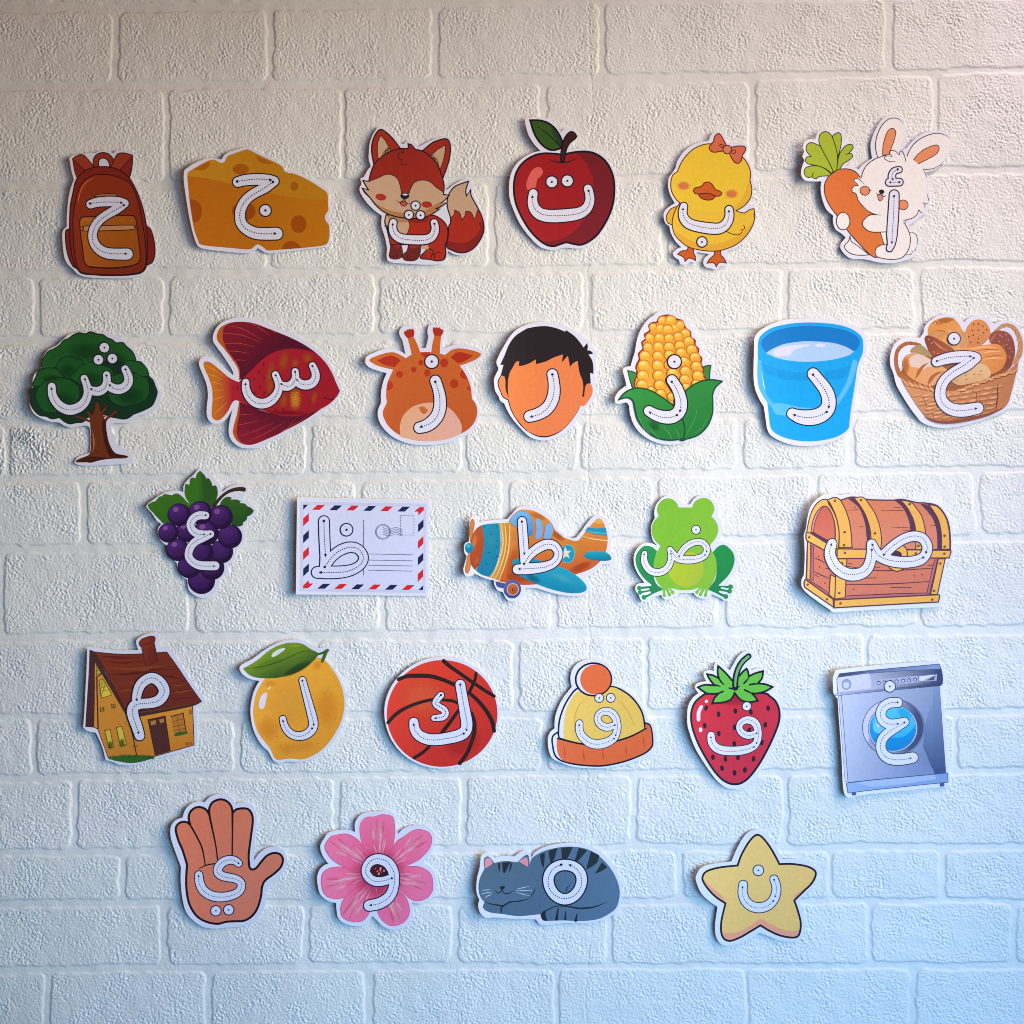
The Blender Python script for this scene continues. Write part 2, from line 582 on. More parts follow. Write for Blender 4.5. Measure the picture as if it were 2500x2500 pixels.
# ------------------------------------------------------------------ first row
def backpack():
    c = Cut('backpack_cutout', 'rust orange backpack card with ochre front pocket, top left of the wall', (100, 340, 350), 'b4b2c0', 2.2, 0.6)
    K = '2a1014'
    c.card('390,260! 440,225 560,205 660,185 740,185 800,160 900,165 980,185 1020,150 1120,145 1245,165! 1250,280 1240,400 1205,520! 1290,640 1360,800 1400,960 1425,1130! 1480,1180 1530,1330 1555,1500 1540,1620 1485,1690 1425,1725! 1390,1795 1310,1855 1150,1872 900,1872 620,1858 500,1818 440,1757! 370,1690 325,1600 305,1450 297,1300 310,1230 355,1185! 360,1000 380,800 405,680 450,550! 420,430')
    c.part('carry_handle')
    c.L('745,390 745,290 780,235 840,218 900,235 950,300 965,390', 88, K)
    c.L('745,395 745,290 780,235 840,218 900,235 950,300 965,395', 60, '7c2a18')
    c.part('shoulder_strap')
    c.F('435,270! 500,225 570,215 620,255 720,375! 610,430 500,540! 465,440', '82301c', K, 13)
    c.F('438,278! 610,430! 500,540! 462,440', '70201a', K, 11)
    c.part('shoulder_strap')
    c.F('945,375! 1000,250 1040,195 1120,185 1235,215! 1232,330 1215,440 1190,525! 1060,420!', '82301c', K, 13)
    c.F('1235,222! 1060,418! 1190,525! 1228,360', '70201a', K, 11)
    c.part('side_pocket')
    c.F('400,1212! 348,1230 338,1320 352,1480 388,1620 440,1720 495,1748!', '681c14', K, 13)
    c.part('side_pocket')
    c.F('1418,1165! 1480,1220 1525,1380 1533,1540 1500,1650 1425,1695!', '681c14', K, 13)
    c.part('pack_body')
    c.F('840,370 700,385 570,450 480,560 440,720 405,900 395,1100 395,1300 410,1500 440,1640 500,1760 560,1810 700,1825 1000,1830 1250,1820 1370,1780 1420,1690 1428,1500 1430,1300 1415,1140 1380,960 1330,800 1260,640 1180,510 1060,420 950,380', '6c1e16', K, 15)
    c.F('840,475 700,490 580,570 510,690 470,850 440,1050 440,1250 450,1450 475,1640 510,1750 580,1805 800,1822 1100,1822 1330,1788 1405,1700 1412,1550 1400,1350 1360,1100 1310,850 1260,700 1190,590 1060,520 950,485', '7a2a14', K, 13, g=('6a2414', 600, 500, 1300, 1700))
    c.L('505,880 518,780 545,690 590,610 650,555 715,528', '4 12 12 10 3', 'b85a26')
    c.L('560,1800 760,1826 1000,1830 1250,1818 1380,1770', '4 22 26 22 6', K)
    c.part('zipper_tab')
    c.F('735,775! 748,745 1000,735 1018,770!', '90603e', K, 11)
    c.part('front_pocket')
    c.F('530,1090 560,1055 640,1045 1180,1025 1250,1040 1280,1090 1300,1250 1335,1560 1320,1640 1260,1690 1000,1730 700,1725 620,1700 585,1640 560,1450 535,1250', '955018', K, 14, g=('84420f', 600, 1100, 1250, 1500))
    c.L('620,1705 800,1730 1000,1732 1200,1708 1310,1655', '3 18 22 18 3', K)
    c.L('545,1220 548,1120 590,1085 680,1076', '4 9 9 3', 'b06a2a')
    c.part('zipper')
    c.F('575,1190 605,1170 1225,1155 1253,1180 1235,1215 610,1240 577,1222', 'a07048', K, 12)
    c.letter([('672,878 760,850 900,838 1040,842 1125,862', '112 122 128 126 110'),
              ('1125,862 1010,945 860,1035 765,1120 708,1220 698,1320 722,1405 785,1483 880,1532 1000,1545 1160,1545', '110 122 112 112 112 112 118 130 140 144 146')],
             guides=['665,868 800,850 950,845 1105,857', '1115,887 950,985 820,1070 740,1160 695,1280 700,1380 740,1450 820,1510 950,1540 1160,1540'], ol=12)
    c.done()

def cheese():
    c = Cut('cheese_cutout', 'wedge of orange yellow cheese card with round holes, second from left in the top row', (440, 320, 400), 'cdcbde', 1.7, 0.4)
    c.card('60,510 80,462 200,380 330,330 400,330 490,340! 530,280 600,240 750,195 830,200 950,255 1080,315 1190,390! 1240,455 1330,475 1480,540 1620,610 1720,670 1752,740 1757,870 1768,940! 1745,1000 1765,1060! 1768,1250 1752,1325 1700,1362 1500,1393 1200,1428 1050,1442 980,1422 910,1378! 850,1432 780,1442 600,1428 400,1408 250,1385 200,1332 165,1230 130,1080 90,850 60,620')
    c.part('cheese_wedge')
    c.F('100,520 140,475 330,360 410,345 470,375 520,370 560,300 640,265 770,220 820,225 950,290 1180,400 1230,470 1290,495 1340,500 1500,570 1690,690 1735,740 1740,850 1745,930 1718,970 1705,1020 1725,1070 1755,1120 1752,1270 1700,1340 1500,1370 1200,1395 1030,1405 980,1370 910,1335 860,1370 800,1395 600,1380 270,1350 220,1300 170,1150 130,900 105,650', 'ae6212', g=('b46c12', 300, 1000, 1600, 700))
    c.F('100,545! 104,516 140,475 330,360 410,345 470,375 520,370 560,300 640,265 770,220 820,225 950,290 1180,400 1230,470 1290,495 1340,500 1500,570 1690,690 1735,740 1738,800! 1600,805 1400,790 1150,745 850,680 500,600 300,562', 'b67c1c', g=('b27618', 300, 600, 1500, 600))
    for sp, hc in (('165,465! 345,362! 352,415 310,460 250,475', 'a45c12'), ('890,285! 1100,375! 1040,390 960,375 915,340', 'a45c12'),
                   ('122,815! 190,825 255,890 262,970 230,1060 168,1090!', '96460c'), ('1198,1393! 1220,1330 1290,1295 1360,1310 1432,1375!', '96460c')):
        c.part('cheese_hole')
        c.F(sp, hc)
    for x, y, rx, ry, hc in ((715, 450, 95, 62, 'a05410'), (1345, 650, 48, 54, '9c5a10'), (750, 945, 138, 112, '94440a'), (1395, 1095, 90, 105, '98480a')):
        c.part('cheese_hole')
        c.E(x, y, rx, ry, hc)
    c.letter([('680,602 760,580 900,570 1040,575 1105,590', '112 122 126 122 110'),
              ('1105,588 1000,665 860,742 770,820 715,920 706,1010 722,1090 790,1160 890,1203 1000,1210 1135,1208', '108 118 110 110 112 115 118 126 132 136 138')],
             dots=[(1003, 935, 68)], guides=['672,595 800,575 920,565 1085,578', '1092,600 960,690 830,770 750,850 705,950 710,1060 760,1140 850,1190 980,1210 1135,1205'], ol=11)
    c.done()

def fox():
    c = Cut('fox_cutout', 'standing red fox card with cream muzzle and bushy tail, left of the apple', (860, 290, 350), 'd2d2e4', 1.6, -0.5)
    K = '241824'
    cream, dk = 'bd9c80', '8a6a4c'
    c.card('225,480 240,330 290,200 350,120 400,108 500,150 580,230 655,335! 700,335 730,300 780,285 830,310 900,370! 1050,290 1180,240 1280,235 1330,290 1338,420 1318,560 1292,680 1242,800! 1262,965! 1400,860 1550,800 1600,830 1612,930 1650,1050 1720,1200 1785,1350 1790,1480 1765,1600 1690,1720 1600,1805 1480,1842 1370,1825 1290,1780! 1275,1860 1240,1935 1150,1962 950,1965 700,1952 500,1930 465,1850 470,1750 440,1600 395,1450 400,1310! 300,1240 200,1140 120,1020 103,950 130,880 112,820 160,795! 215,690 250,650 225,560')
    c.part('tail')
    tl = '1320,1320 1285,1200 1280,1090 1320,980 1400,900 1568,838! 1530,960 1540,1040! 1595,950! 1605,1040 1685,1190 1750,1330 1775,1480 1740,1600 1660,1720 1560,1790 1450,1805 1340,1770 1270,1720 1290,1600 1300,1450 1325,1400'
    c.F(tl, 'a42c20')
    c.F('1285,1640! 1400,1670 1540,1660 1650,1590 1720,1480 1700,1380! 1762,1420 1765,1500 1735,1600 1660,1715 1560,1785 1450,1800 1340,1765 1275,1718!', '802322')
    c.F('1568,840! 1530,960 1540,1040! 1595,950! 1605,1040 1698,1212! 1645,1358! 1600,1260 1530,1242! 1515,1310 1472,1358! 1450,1270 1380,1228! 1370,1290 1322,1335! 1285,1200 1280,1090 1320,980 1400,900', cream, K, 10)
    q = crom(pts_of(tl), True)
    c._ribbon(q, [17] * len(q), K, True)
    c.part('body')
    c.F('455,1300! 700,1280 1060,1295 1180,1340 1260,1420 1290,1520 1275,1650 1250,1700 1262,1800 1240,1890 1150,1915 1040,1895 930,1885 920,1850 980,1790 1000,1740 880,1700 640,1700 530,1720 500,1620 470,1500 440,1400', 'a42c1e', K, 16)
    c.F('925,1712! 1015,1702! 1035,1752 940,1756', cream)
    c.F('455,1312! 560,1300 720,1345 772,1420 765,1480 738,1560! 600,1570 480,1490 445,1400', cream, K, 9)
    c.F('470,1305! 620,1335 740,1352! 755,1392 620,1395 500,1365!', 'a87a58')
    c.F('745,1350! 1040,1310! 1000,1385 880,1402 780,1390!', '84221c')
    c.L('450,1420 440,1455 470,1440 480,1530', 10, K)
    c.L('1030,1745 1090,1780 1085,1830 1140,1805 1200,1800', '12 14 12 10 4', K)
    c.L('1250,1690 1262,1800 1240,1890', 14, K)
    for x in (955, 995, 1070, 1112):
        c.L('%d,1830 %d,1885' % (x, x - 6), 8, K)
    c.part('front_leg')
    c.F('522,1700! 640,1690! 668,1740 672,1850 620,1888 540,1888 500,1852 512,1790', '9c2a1e', K, 15)
    c.F('522,1712! 560,1702 600,1738! 640,1722 668,1718! 670,1850 620,1885 540,1885 502,1850 512,1790', '6a2422')
    for x in (560, 600):
        c.L('%d,1825 %d,1875' % (x, x - 3), 8, K)
    c.part('front_leg')
    c.F('762,1690! 918,1690! 912,1820 865,1895 790,1915 710,1902 680,1862 700,1820 742,1780', '9c2a1e', K, 15)
    c.F('760,1712! 820,1752 870,1728 916,1722! 905,1820 862,1892 790,1912 710,1900 682,1860 700,1820 742,1780', '6a2422')
    for x in (745, 795):
        c.L('%d,1850 %d,1900' % (x, x - 6), 8, K)
    c.part('ear')
    c.F('300,650! 265,450 280,300 330,190 380,148 440,170 540,260 645,395! 500,480 380,560', '9a2c1e', K, 17)
    c.F('355,570! 340,420 350,310 385,228! 440,290 495,390 522,445! 430,500', cream, K, 9)
    c.F('522,445! 430,500! 375,560! 420,450 480,390!', dk)
    c.L('500,405 470,400 475,430 445,425 450,465', 9, K)
    c.part('ear')
    c.F('945,430! 1080,320 1220,268 1290,280 1322,370 1312,520 1272,660 1220,800! 1140,640 1050,520', '9a2c1e', K, 17)
    c.F('1050,510! 1140,420 1258,348! 1243,480 1212,600 1175,690! 1120,580', cream, K, 9)
    c.F('1050,510! 1130,520 1170,590 1178,690! 1110,610', dk)
    c.L('1070,480 1095,500 1090,525 1120,530 1110,560', 9, K)
    c.part('head')
    hd = '640,402 750,395 752,335! 800,350 850,410! 950,435 1060,510 1150,620 1210,780 1238,900 1228,1018! 1305,1030! 1250,1090 1195,1138! 1275,1128! 1190,1185 1118,1212! 1180,1212! 1060,1292 940,1332 780,1342 600,1322 450,1272 330,1180 245,1072! 170,1000 140,945! 225,970! 180,900 148,842! 228,852! 250,750 300,620 380,530 500,450'
    c.F(hd, '8e261e', g=('9a2c20', 600, 500, 1000, 900))
    c.F('230,852! 330,812 450,755 540,760 610,810 645,900 665,1010! 765,1005! 795,920 850,850 950,825 1050,850 1130,920 1225,985! 1228,1018! 1305,1030! 1250,1090 1195,1138! 1275,1128! 1118,1212! 1060,1292 940,1332 780,1342 600,1322 450,1272 330,1180 245,1072! 140,945! 225,970! 148,842!', cream, K, 10)
    c.F('250,1082! 380,1180 560,1250 760,1268 960,1240 1100,1165 1195,1110! 1180,1190 1060,1290 940,1328 780,1338 600,1318 450,1270 330,1180!', 'ad764c')
    q = crom(pts_of(hd), True)
    c._ribbon(q, [16] * len(q), K, True)
    c.L('640,380 690,450 640,462 612,510 640,550 690,545', '9 9 9 9 9 3', K)
    c.L('665,560 655,600 680,622 715,610 730,590', '8 9 9 8 3', K)
    c.part('muzzle')
    c.E(387, 1060, 72, 46, 'a62e2a', rot=8)
    c.E(1005, 1155, 72, 44, 'a62e2a', rot=5)
    c.F('640,1128! 690,1105 745,1142! 725,1172 690,1180 660,1165', 'b24a44', K, 8)
    c.L('598,1098 630,1128 672,1120 700,1078 725,1128 760,1148 800,1138', '6 10 10 11 10 10 6', K)
    c.E(708, 1040, 60, 44, '20202c')
    c.E(712, 1021, 34, 12, 'd0d0e4')
    c.letter([('553,1400 545,1470 568,1550 640,1608 760,1628 960,1630 1060,1600 1110,1530 1118,1460 1103,1398', '92 100 112 118 120 120 118 108 98 90')],
             dots=[(853, 1170, 60), (763, 1295, 60), (920, 1300, 60)],
             guides=['1107,1415 1115,1480 1095,1560 1040,1615 950,1640 760,1632 640,1605 570,1540 545,1460 550,1405'], ol=12, gs=0.9)
    c.done()

def apple():
    c = Cut('apple_cutout', 'shiny dark red apple card with a green leaf and brown stalk', (1210, 270, 350), 'd0d4ee', 2.4, 0.8)
    K = '17141f'
    c.card('398,108! 560,95 700,115 800,190 880,292! 940,245 1010,243 1080,300 1097,360 1040,430 985,520! 1150,508 1320,528 1450,590 1545,700 1605,850 1630,1050 1615,1250 1545,1450 1435,1640 1300,1775 1170,1850 1060,1855 960,1845 880,1855 780,1880 680,1865 580,1825 450,1695 330,1535 240,1345 187,1180 182,1000 207,860 278,730 380,638 500,573 603,548! 520,460 440,330 400,180')
    c.part('apple_body')
    ap = '900,590 780,582 650,580 520,610 390,690 300,800 255,930 245,1080 270,1250 340,1420 450,1600 570,1730 690,1810 790,1825 880,1795 960,1775 1050,1795 1150,1805 1250,1765 1370,1670 1490,1490 1570,1300 1600,1100 1590,920 1540,770 1450,650 1330,575 1200,552 1060,562'
    c.F(ap, '921a20', g=('9a1e26', 700, 800, 900, 1600))
    c.F('1090,575! 1200,680 1280,820 1322,1000 1305,1180 1240,1380 1120,1560 980,1680 800,1750 640,1762! 740,1815 790,1822 880,1792 960,1772 1050,1792 1150,1802 1250,1762 1370,1667 1490,1487 1567,1300 1597,1100 1587,920 1537,772 1450,652 1330,577 1200,555', '6c1c26', g=('741e2a', 1300, 800, 1300, 1600))
    q = crom(pts_of(ap), True)
    c._ribbon(q, [27] * len(q), K, True)
    c.F('418,1050 420,960 470,840 530,778 600,768 640,830 600,895 560,935 530,1050 450,1078', 'cc5c5a')
    c.L('705,655 800,690 900,702 1000,685 1098,635', '3 14 16 14 3', K)
    c.part('leaf')
    c.F('465,140! 600,140 720,180 820,270 890,400 893,500! 820,528 730,530 630,470 550,370 500,260', '32521f')
    c.F('740,195! 820,270 888,400 890,490! 830,430 780,340!', '233c28')
    q = crom(pts_of('465,140! 600,140 720,180 820,270 890,400 893,500! 820,528 730,530 630,470 550,370 500,260'), True)
    c._ribbon(q, [27] * len(q), K, True)
    c.L('550,212 700,320 800,410 880,500', '3 12 15 16', K)
    c.part('stalk')
    c.F('985,300 1020,285 1060,300 1090,350 1060,390 1000,440 960,510 940,590 922,690! 878,690! 878,600 895,480 930,370', '3a1c1c', K, 18)
    c.letter([('507,1120 497,1230 530,1330 610,1398 760,1422 1000,1405 1140,1375 1230,1310 1270,1210 1262,1110 1245,1052', '112 130 150 160 164 164 160 145 130 116 108')],
             dots=[(757, 962, 78), (967, 947, 78)],
             guides=['1253,1080 1275,1170 1265,1260 1210,1340 1100,1390 900,1414 700,1412 590,1380 520,1310 495,1220 498,1145'], ol=13)
    c.done()

def duck():
    c = Cut('duck_cutout', 'yellow duckling card with an orange bow and orange beak, right of the apple', (1560, 310, 350), 'dcdef5', 1.9, 0.9)
    K = '5e2420'
    yel = 'e6c23a'
    c.card('935,187! 970,110 1030,62 1100,78 1150,140 1185,218! 1300,215 1420,220 1465,280 1430,400! 1495,490 1535,650 1550,800 1535,930 1485,1042! 1560,1055 1582,1150 1575,1250 1535,1390 1445,1515 1335,1605 1200,1660! 1195,1720 1215,1800 1195,1855 1100,1875 1040,1920 980,1905 900,1885 868,1830 888,1760 948,1712! 778,1682! 795,1790 770,1828 690,1820 650,1850 560,1848 538,1795 468,1745 463,1690 518,1640 570,1622! 490,1540 428,1430 408,1345! 348,1290 328,1200 348,1130 420,1068 482,1030! 418,920 388,800 400,690 448,620 487,560! 518,460 598,340 698,258 820,208')
    c.part('foot')
    c.F('660,1600! 742,1600! 737,1690 760,1740 767,1798! 680,1765 622,1812! 600,1755 518,1715! 580,1670 650,1660', 'c65c22', K, 13)
    c.part('foot')
    c.F('1020,1650! 1105,1650! 1107,1720 1150,1770 1182,1832! 1090,1822 1045,1882! 1010,1830 918,1832! 960,1770 1015,1720', 'c65c22', K, 13)
    c.part('wing')
    c.F('560,1060! 440,1100 380,1170 365,1240 390,1300 460,1325!', 'dab038', K, 13)
    c.part('body')
    bd = '560,1000! 490,1120 450,1250 450,1350 480,1450 560,1540 680,1620 850,1660 1030,1670 1180,1640 1330,1570 1450,1460 1530,1330 1562,1210 1550,1100! 1500,1110 1420,1160! 1340,1140 1280,1100!'
    c.F(bd, 'e4bc3c')
    c.F('470,1380! 600,1480 800,1560 1050,1570 1280,1490 1450,1370 1530,1290! 1480,1430 1330,1568 1180,1637 1030,1667 850,1657 680,1617 560,1537', 'dcaa34')
    c.L('560,1010 490,1120 450,1250 450,1350 480,1450 560,1540 680,1620 850,1660 1030,1670 1180,1640 1330,1570 1450,1460 1530,1330 1562,1210 1550,1100! 1500,1110 1420,1160! 1340,1140 1280,1115', 14, K)
    c.L('1552,1165 1548,1220', '12 3', K)
    c.L('1185,1408 1260,1440 1340,1450 1385,1420 1390,1382 1352,1388', '12 12 12 12 10 4', K)
    c.L('1385,1392 1420,1370 1425,1340 1398,1318', '10 12 12 5', K)
    c.part('head')
    c.F('980,230 850,245 720,310 610,420 540,540 520,602! 450,660 425,770 440,880 500,980 580,1050 750,1120 950,1140 1150,1140 1310,1128 1420,1060 1500,960 1522,850 1512,780 1495,710! 1505,620 1470,510 1400,410 1300,330 1150,260', yel)
    c.F('1495,700! 1512,780 1520,850 1500,958 1420,1058 1310,1125! 1250,1105 1350,1010 1420,900 1450,800!', 'deb034')
    c.L('575,1045 500,980 440,880 425,770 450,660 520,602! 540,540 610,420 720,310 850,245 980,230 1150,260 1300,330 1400,410 1470,510 1505,620 1495,710! 1512,780 1522,850 1500,960 1420,1060 1310,1128', 14, K)
    for x, y in ((600, 795), (1250, 900)):
        c.B(x, y, 100, 68, 'dc7c52', al=0.95)
        for k in (-45, 0, 45):
            c.L('%d,%d %d,%d' % (x + k - 4, y - 22, x + k + 6, y + 20), '4 10 4', 'b85238')
    c.part('beak')
    c.F('795,905! 880,890 960,890 1040,928! 990,975 920,985 840,960', 'b24c1e', K, 13)
    c.F('735,850 760,820 840,800 880,755 940,742 990,780 1030,840 1090,865 1118,895 1090,925 1040,932 960,900 880,895 790,905 745,888', 'c85e24', K, 14)
    c.part('bow')
    c.F('1170,235! 1100,110 1060,93 1020,130 1000,200 950,260 955,310 1010,342 1140,322!', 'd06a4c', K, 14)
    c.F('1240,275! 1340,257 1420,265 1437,310 1390,390 1380,450 1330,492 1270,455 1218,360!', 'd06a4c', K, 14)
    c.E(1112, 258, 28, 18, 'd06a4c', rot=30, o=K, ow=11)
    c.E(1275, 335, 28, 24, 'd06a4c', o=K, ow=11)
    c.E(1188, 305, 57, 58, 'd4805c', o=K, ow=13)
    c.letter([('603,1070 588,1150 608,1235 680,1305 820,1345 1030,1370 1130,1345 1195,1275 1220,1190 1215,1112', '92 110 128 130 134 138 134 125 112 98')],
             dots=[(850, 1548, 68)],
             guides=['1213,1135 1215,1190 1190,1280 1135,1340 1030,1367 850,1350 690,1305 620,1240 590,1160 595,1090'], ol=12, gs=0.9)
    c.done()

def rabbit():
    c = Cut('rabbit_cutout', 'white rabbit card hugging a big orange carrot with green leaves', (1930, 270, 400), 'dee2fa', 2.1, 0.3)
    K = '302c38'
    fur = 'ecebf0'
    c.card('112,720 130,650! 150,600 125,560 148,500! 132,440 158,380 210,352 280,353! 308,280 370,238 470,243 560,232 615,290 618,368! 700,366 755,400 750,460 745,540 695,602! 645,652 720,653 802,692! 860,630 962,560! 943,420 968,300 1038,160 1110,78 1200,56 1290,72 1345,140 1356,250 1336,400 1305,470! 1368,442! 1480,318 1620,242 1760,236 1875,268 1910,350 1885,480 1805,605 1705,695 1605,722! 1625,820 1630,950 1658,1050 1605,1205 1545,1238 1485,1295 1405,1345! 1425,1420 1505,1458 1528,1560 1508,1665 1445,1728 1335,1768 1200,1797 1050,1790 920,1760 850,1750 720,1745 638,1695 587,1620 598,1560 650,1500! 600,1452 528,1402 498,1320 498,1240! 418,1172 367,1050 347,930 357,842! 220,845 148,832 113,780')
    c.part('carrot_leaves')
    G = '24301c'
    lf = 'a2b832'
    c.F('480,745! 400,690 300,660 190,640 160,595 185,560 230,555! 175,490 180,420 230,390 300,410 350,440 420,560 500,725!', lf, G, 11)
    c.F('450,775! 330,785 300,810 262,808 240,792 190,802 148,760 160,695 230,665 330,665 410,700 475,752!', lf, G, 11)
    c.L('272,740 245,765 248,800', '4 10 8', G)
    c.F('545,560! 530,450 490,320 520,280 570,265 595,310 590,420 560,530', lf, G, 11)
    c.F('500,725! 450,620 360,460 325,370 340,290 400,255 460,280 500,350 540,480 550,600 540,712!', lf, G, 11)
    c.F('540,712! 560,560 600,470 660,410 720,400 737,440 700,490 680,510! 722,512 728,550 680,590 620,630 578,692!', lf, G, 11)
    c.L('640,528 668,512 690,508', '3 9 9', G)
    c.part('tail')
    c.F('1395,1455 1440,1430 1490,1470 1500,1560 1480,1650 1440,1695 1350,1695', fur)
    c.L('1405,1440 1440,1430 1490,1470 1500,1550 1490,1580', '6 9 9 9 5', K)
    c.L('1490,1600 1470,1650 1430,1655', '4 9 4', K)
    c.L('1445,1660 1420,1695 1355,1697', '4 9 6', K)
    c.part('hind_foot')
    c.F('702,1475! 715,1540 800,1600 930,1700! 820,1705 720,1690 650,1640 637,1590 680,1545', fur, K, 10)
    c.part('carrot')
    c.F('470,760 560,700 670,690 760,720 820,790 850,900 900,1050 1000,1200 1060,1430 1110,1570 1080,1650 1020,1730 930,1690 830,1590 700,1450 560,1260 460,1130 400,1000 395,880 430,800', 'd87238', K, 11, g=('d8783e', 500, 800, 1000, 1600))
    c.part('body')
    c.F('1340,1290! 1370,1360 1410,1440 1420,1530 1390,1650 1310,1735 1180,1752 1050,1732 1008,1700 1003,1640 1050,1600 1110,1572! 1065,1440! 1040,1230! 1250,1150!', fur)
    c.L('1350,1330 1400,1430 1418,1530 1388,1650 1310,1735 1180,1752 1050,1732 1008,1700 1003,1640 1050,1590 1130,1580', 10, K)
    c.L('1062,1440 1105,1575', 9, K)
    c.part('ear')
    c.F('1030,560! 1003,430 1020,300 1080,170 1160,100 1240,88 1310,120 1342,200 1332,330 1290,440 1260,560', fur)
    c.L('1027,550 1003,430 1020,300 1080,170 1160,100 1240,88 1300,115 1332,160', '9 10 10 10 10 10 9 3', K)
    c.F('1087,525! 1090,420 1120,300 1160,225 1210,210 1242,250 1226,340 1190,440 1165,520!', 'e08e68', K, 9)
    c.part('ear')
    c.F('1362,605! 1390,500 1460,390 1570,310 1720,265 1840,290 1895,350 1885,450 1800,590 1680,680 1510,692', fur)
    c.L('1362,605 1390,500 1460,390 1570,310 1720,265 1840,290 1888,335', '9 10 10 10 10 9 3', K)
    c.L('1790,620 1680,682 1510,690', '3 9 8', K)
    c.F('1432,618! 1480,540 1570,460 1680,410 1740,405 1757,450 1720,510 1620,570 1490,632', 'e08e68', K, 9)
    c.part('head')
    c.F('828,790! 880,670 980,580 1110,530 1250,500 1380,540 1500,620 1580,720 1612,850 1612,980 1640,1062! 1582,1085! 1585,1150 1560,1205! 1518,1182! 1470,1250 1350,1292 1200,1292 1060,1252 900,1180 810,1075 768,975! 730,965 725,910 790,880! 748,840 765,802', fur)
    c.L('828,800 880,670 980,580 1110,530 1175,518', 10, K)
    c.L('1060,1235 980,1215 900,1172 810,1075 768,975 732,968 724,925 750,890 798,882 765,850 747,820 765,800 810,812 870,872', '4 10 10 10 10 9 9 9 9 9 9 9 9 4', K)
    c.L('1245,598 1170,600 1110,565 1125,535 1200,540 1165,500 1185,468 1240,478 1285,520 1290,480 1320,480 1350,545 1362,600', '3 8 9 9 3 8 8 9 9 8 8 9 9', K)
    c.L('1570,700 1600,750 1605,785', '4 9 3', K)
    c.L('1610,970 1635,1055', '3 9', K)
    c.L('1625,1092 1585,1098 1565,1080 1590,1110 1582,1150', '4 8 8 8 3', K)
    c.L('1568,1205 1540,1195 1515,1170 1500,1215 1440,1265 1340,1292', '4 9 9 9 9 9', K)
    c.L('1365,1300 1350,1325 1335,1320', 8, K)
    c.part('face')
    c.E(877, 945, 57, 54, 'e08e68', o=K, ow=9)
    c.E(1330, 1110, 60, 58, 'e08e68', o=K, ow=9)
    c.F('1028,990! 1060,985 1095,1008! 1085,1045 1060,1066 1035,1045', 'dc8a78', K, 8)
    c.L('1010,965 1030,988 1055,985 1075,970 1088,1005 1110,1012 1125,998', '4 9 9 9 9 9 4', K)
    c.E(1075, 955, 33, 26, '1c1a20', rot=10)
    c.L('925,938 955,938', 8, K)
    c.part('arm')
    c.F('1060,1238! 950,1235 880,1272 848,1330 880,1390 960,1430 1140,1432! 1160,1300', fur)
    c.L('1065,1232 950,1225 880,1272 848,1330 880,1390 960,1430 1145,1428', '4 9 10 10 10 10 9', K)
    c.part('arm')
    c.E(618, 1305, 80, 102, fur, o=K, ow=10)
    c.letter([('1282,695 1225,712 1198,760 1200,810 1205,835', '62 66 72 78 78'), ('1165,845 1285,842', '78 78')],
             guides=['1265,692 1215,720 1196,770 1212,825', '1285,842 1160,845'], ol=11, ink='26243a', gs=0.85)
    c.letter([('1224,992 1215,1200 1200,1420 1192,1560 1170,1625', '104 112 116 112 64')], guides=['1222,1008 1218,1200 1205,1400 1197,1572'], ol=11, ink='26243a', gs=0.85)
    c.done()

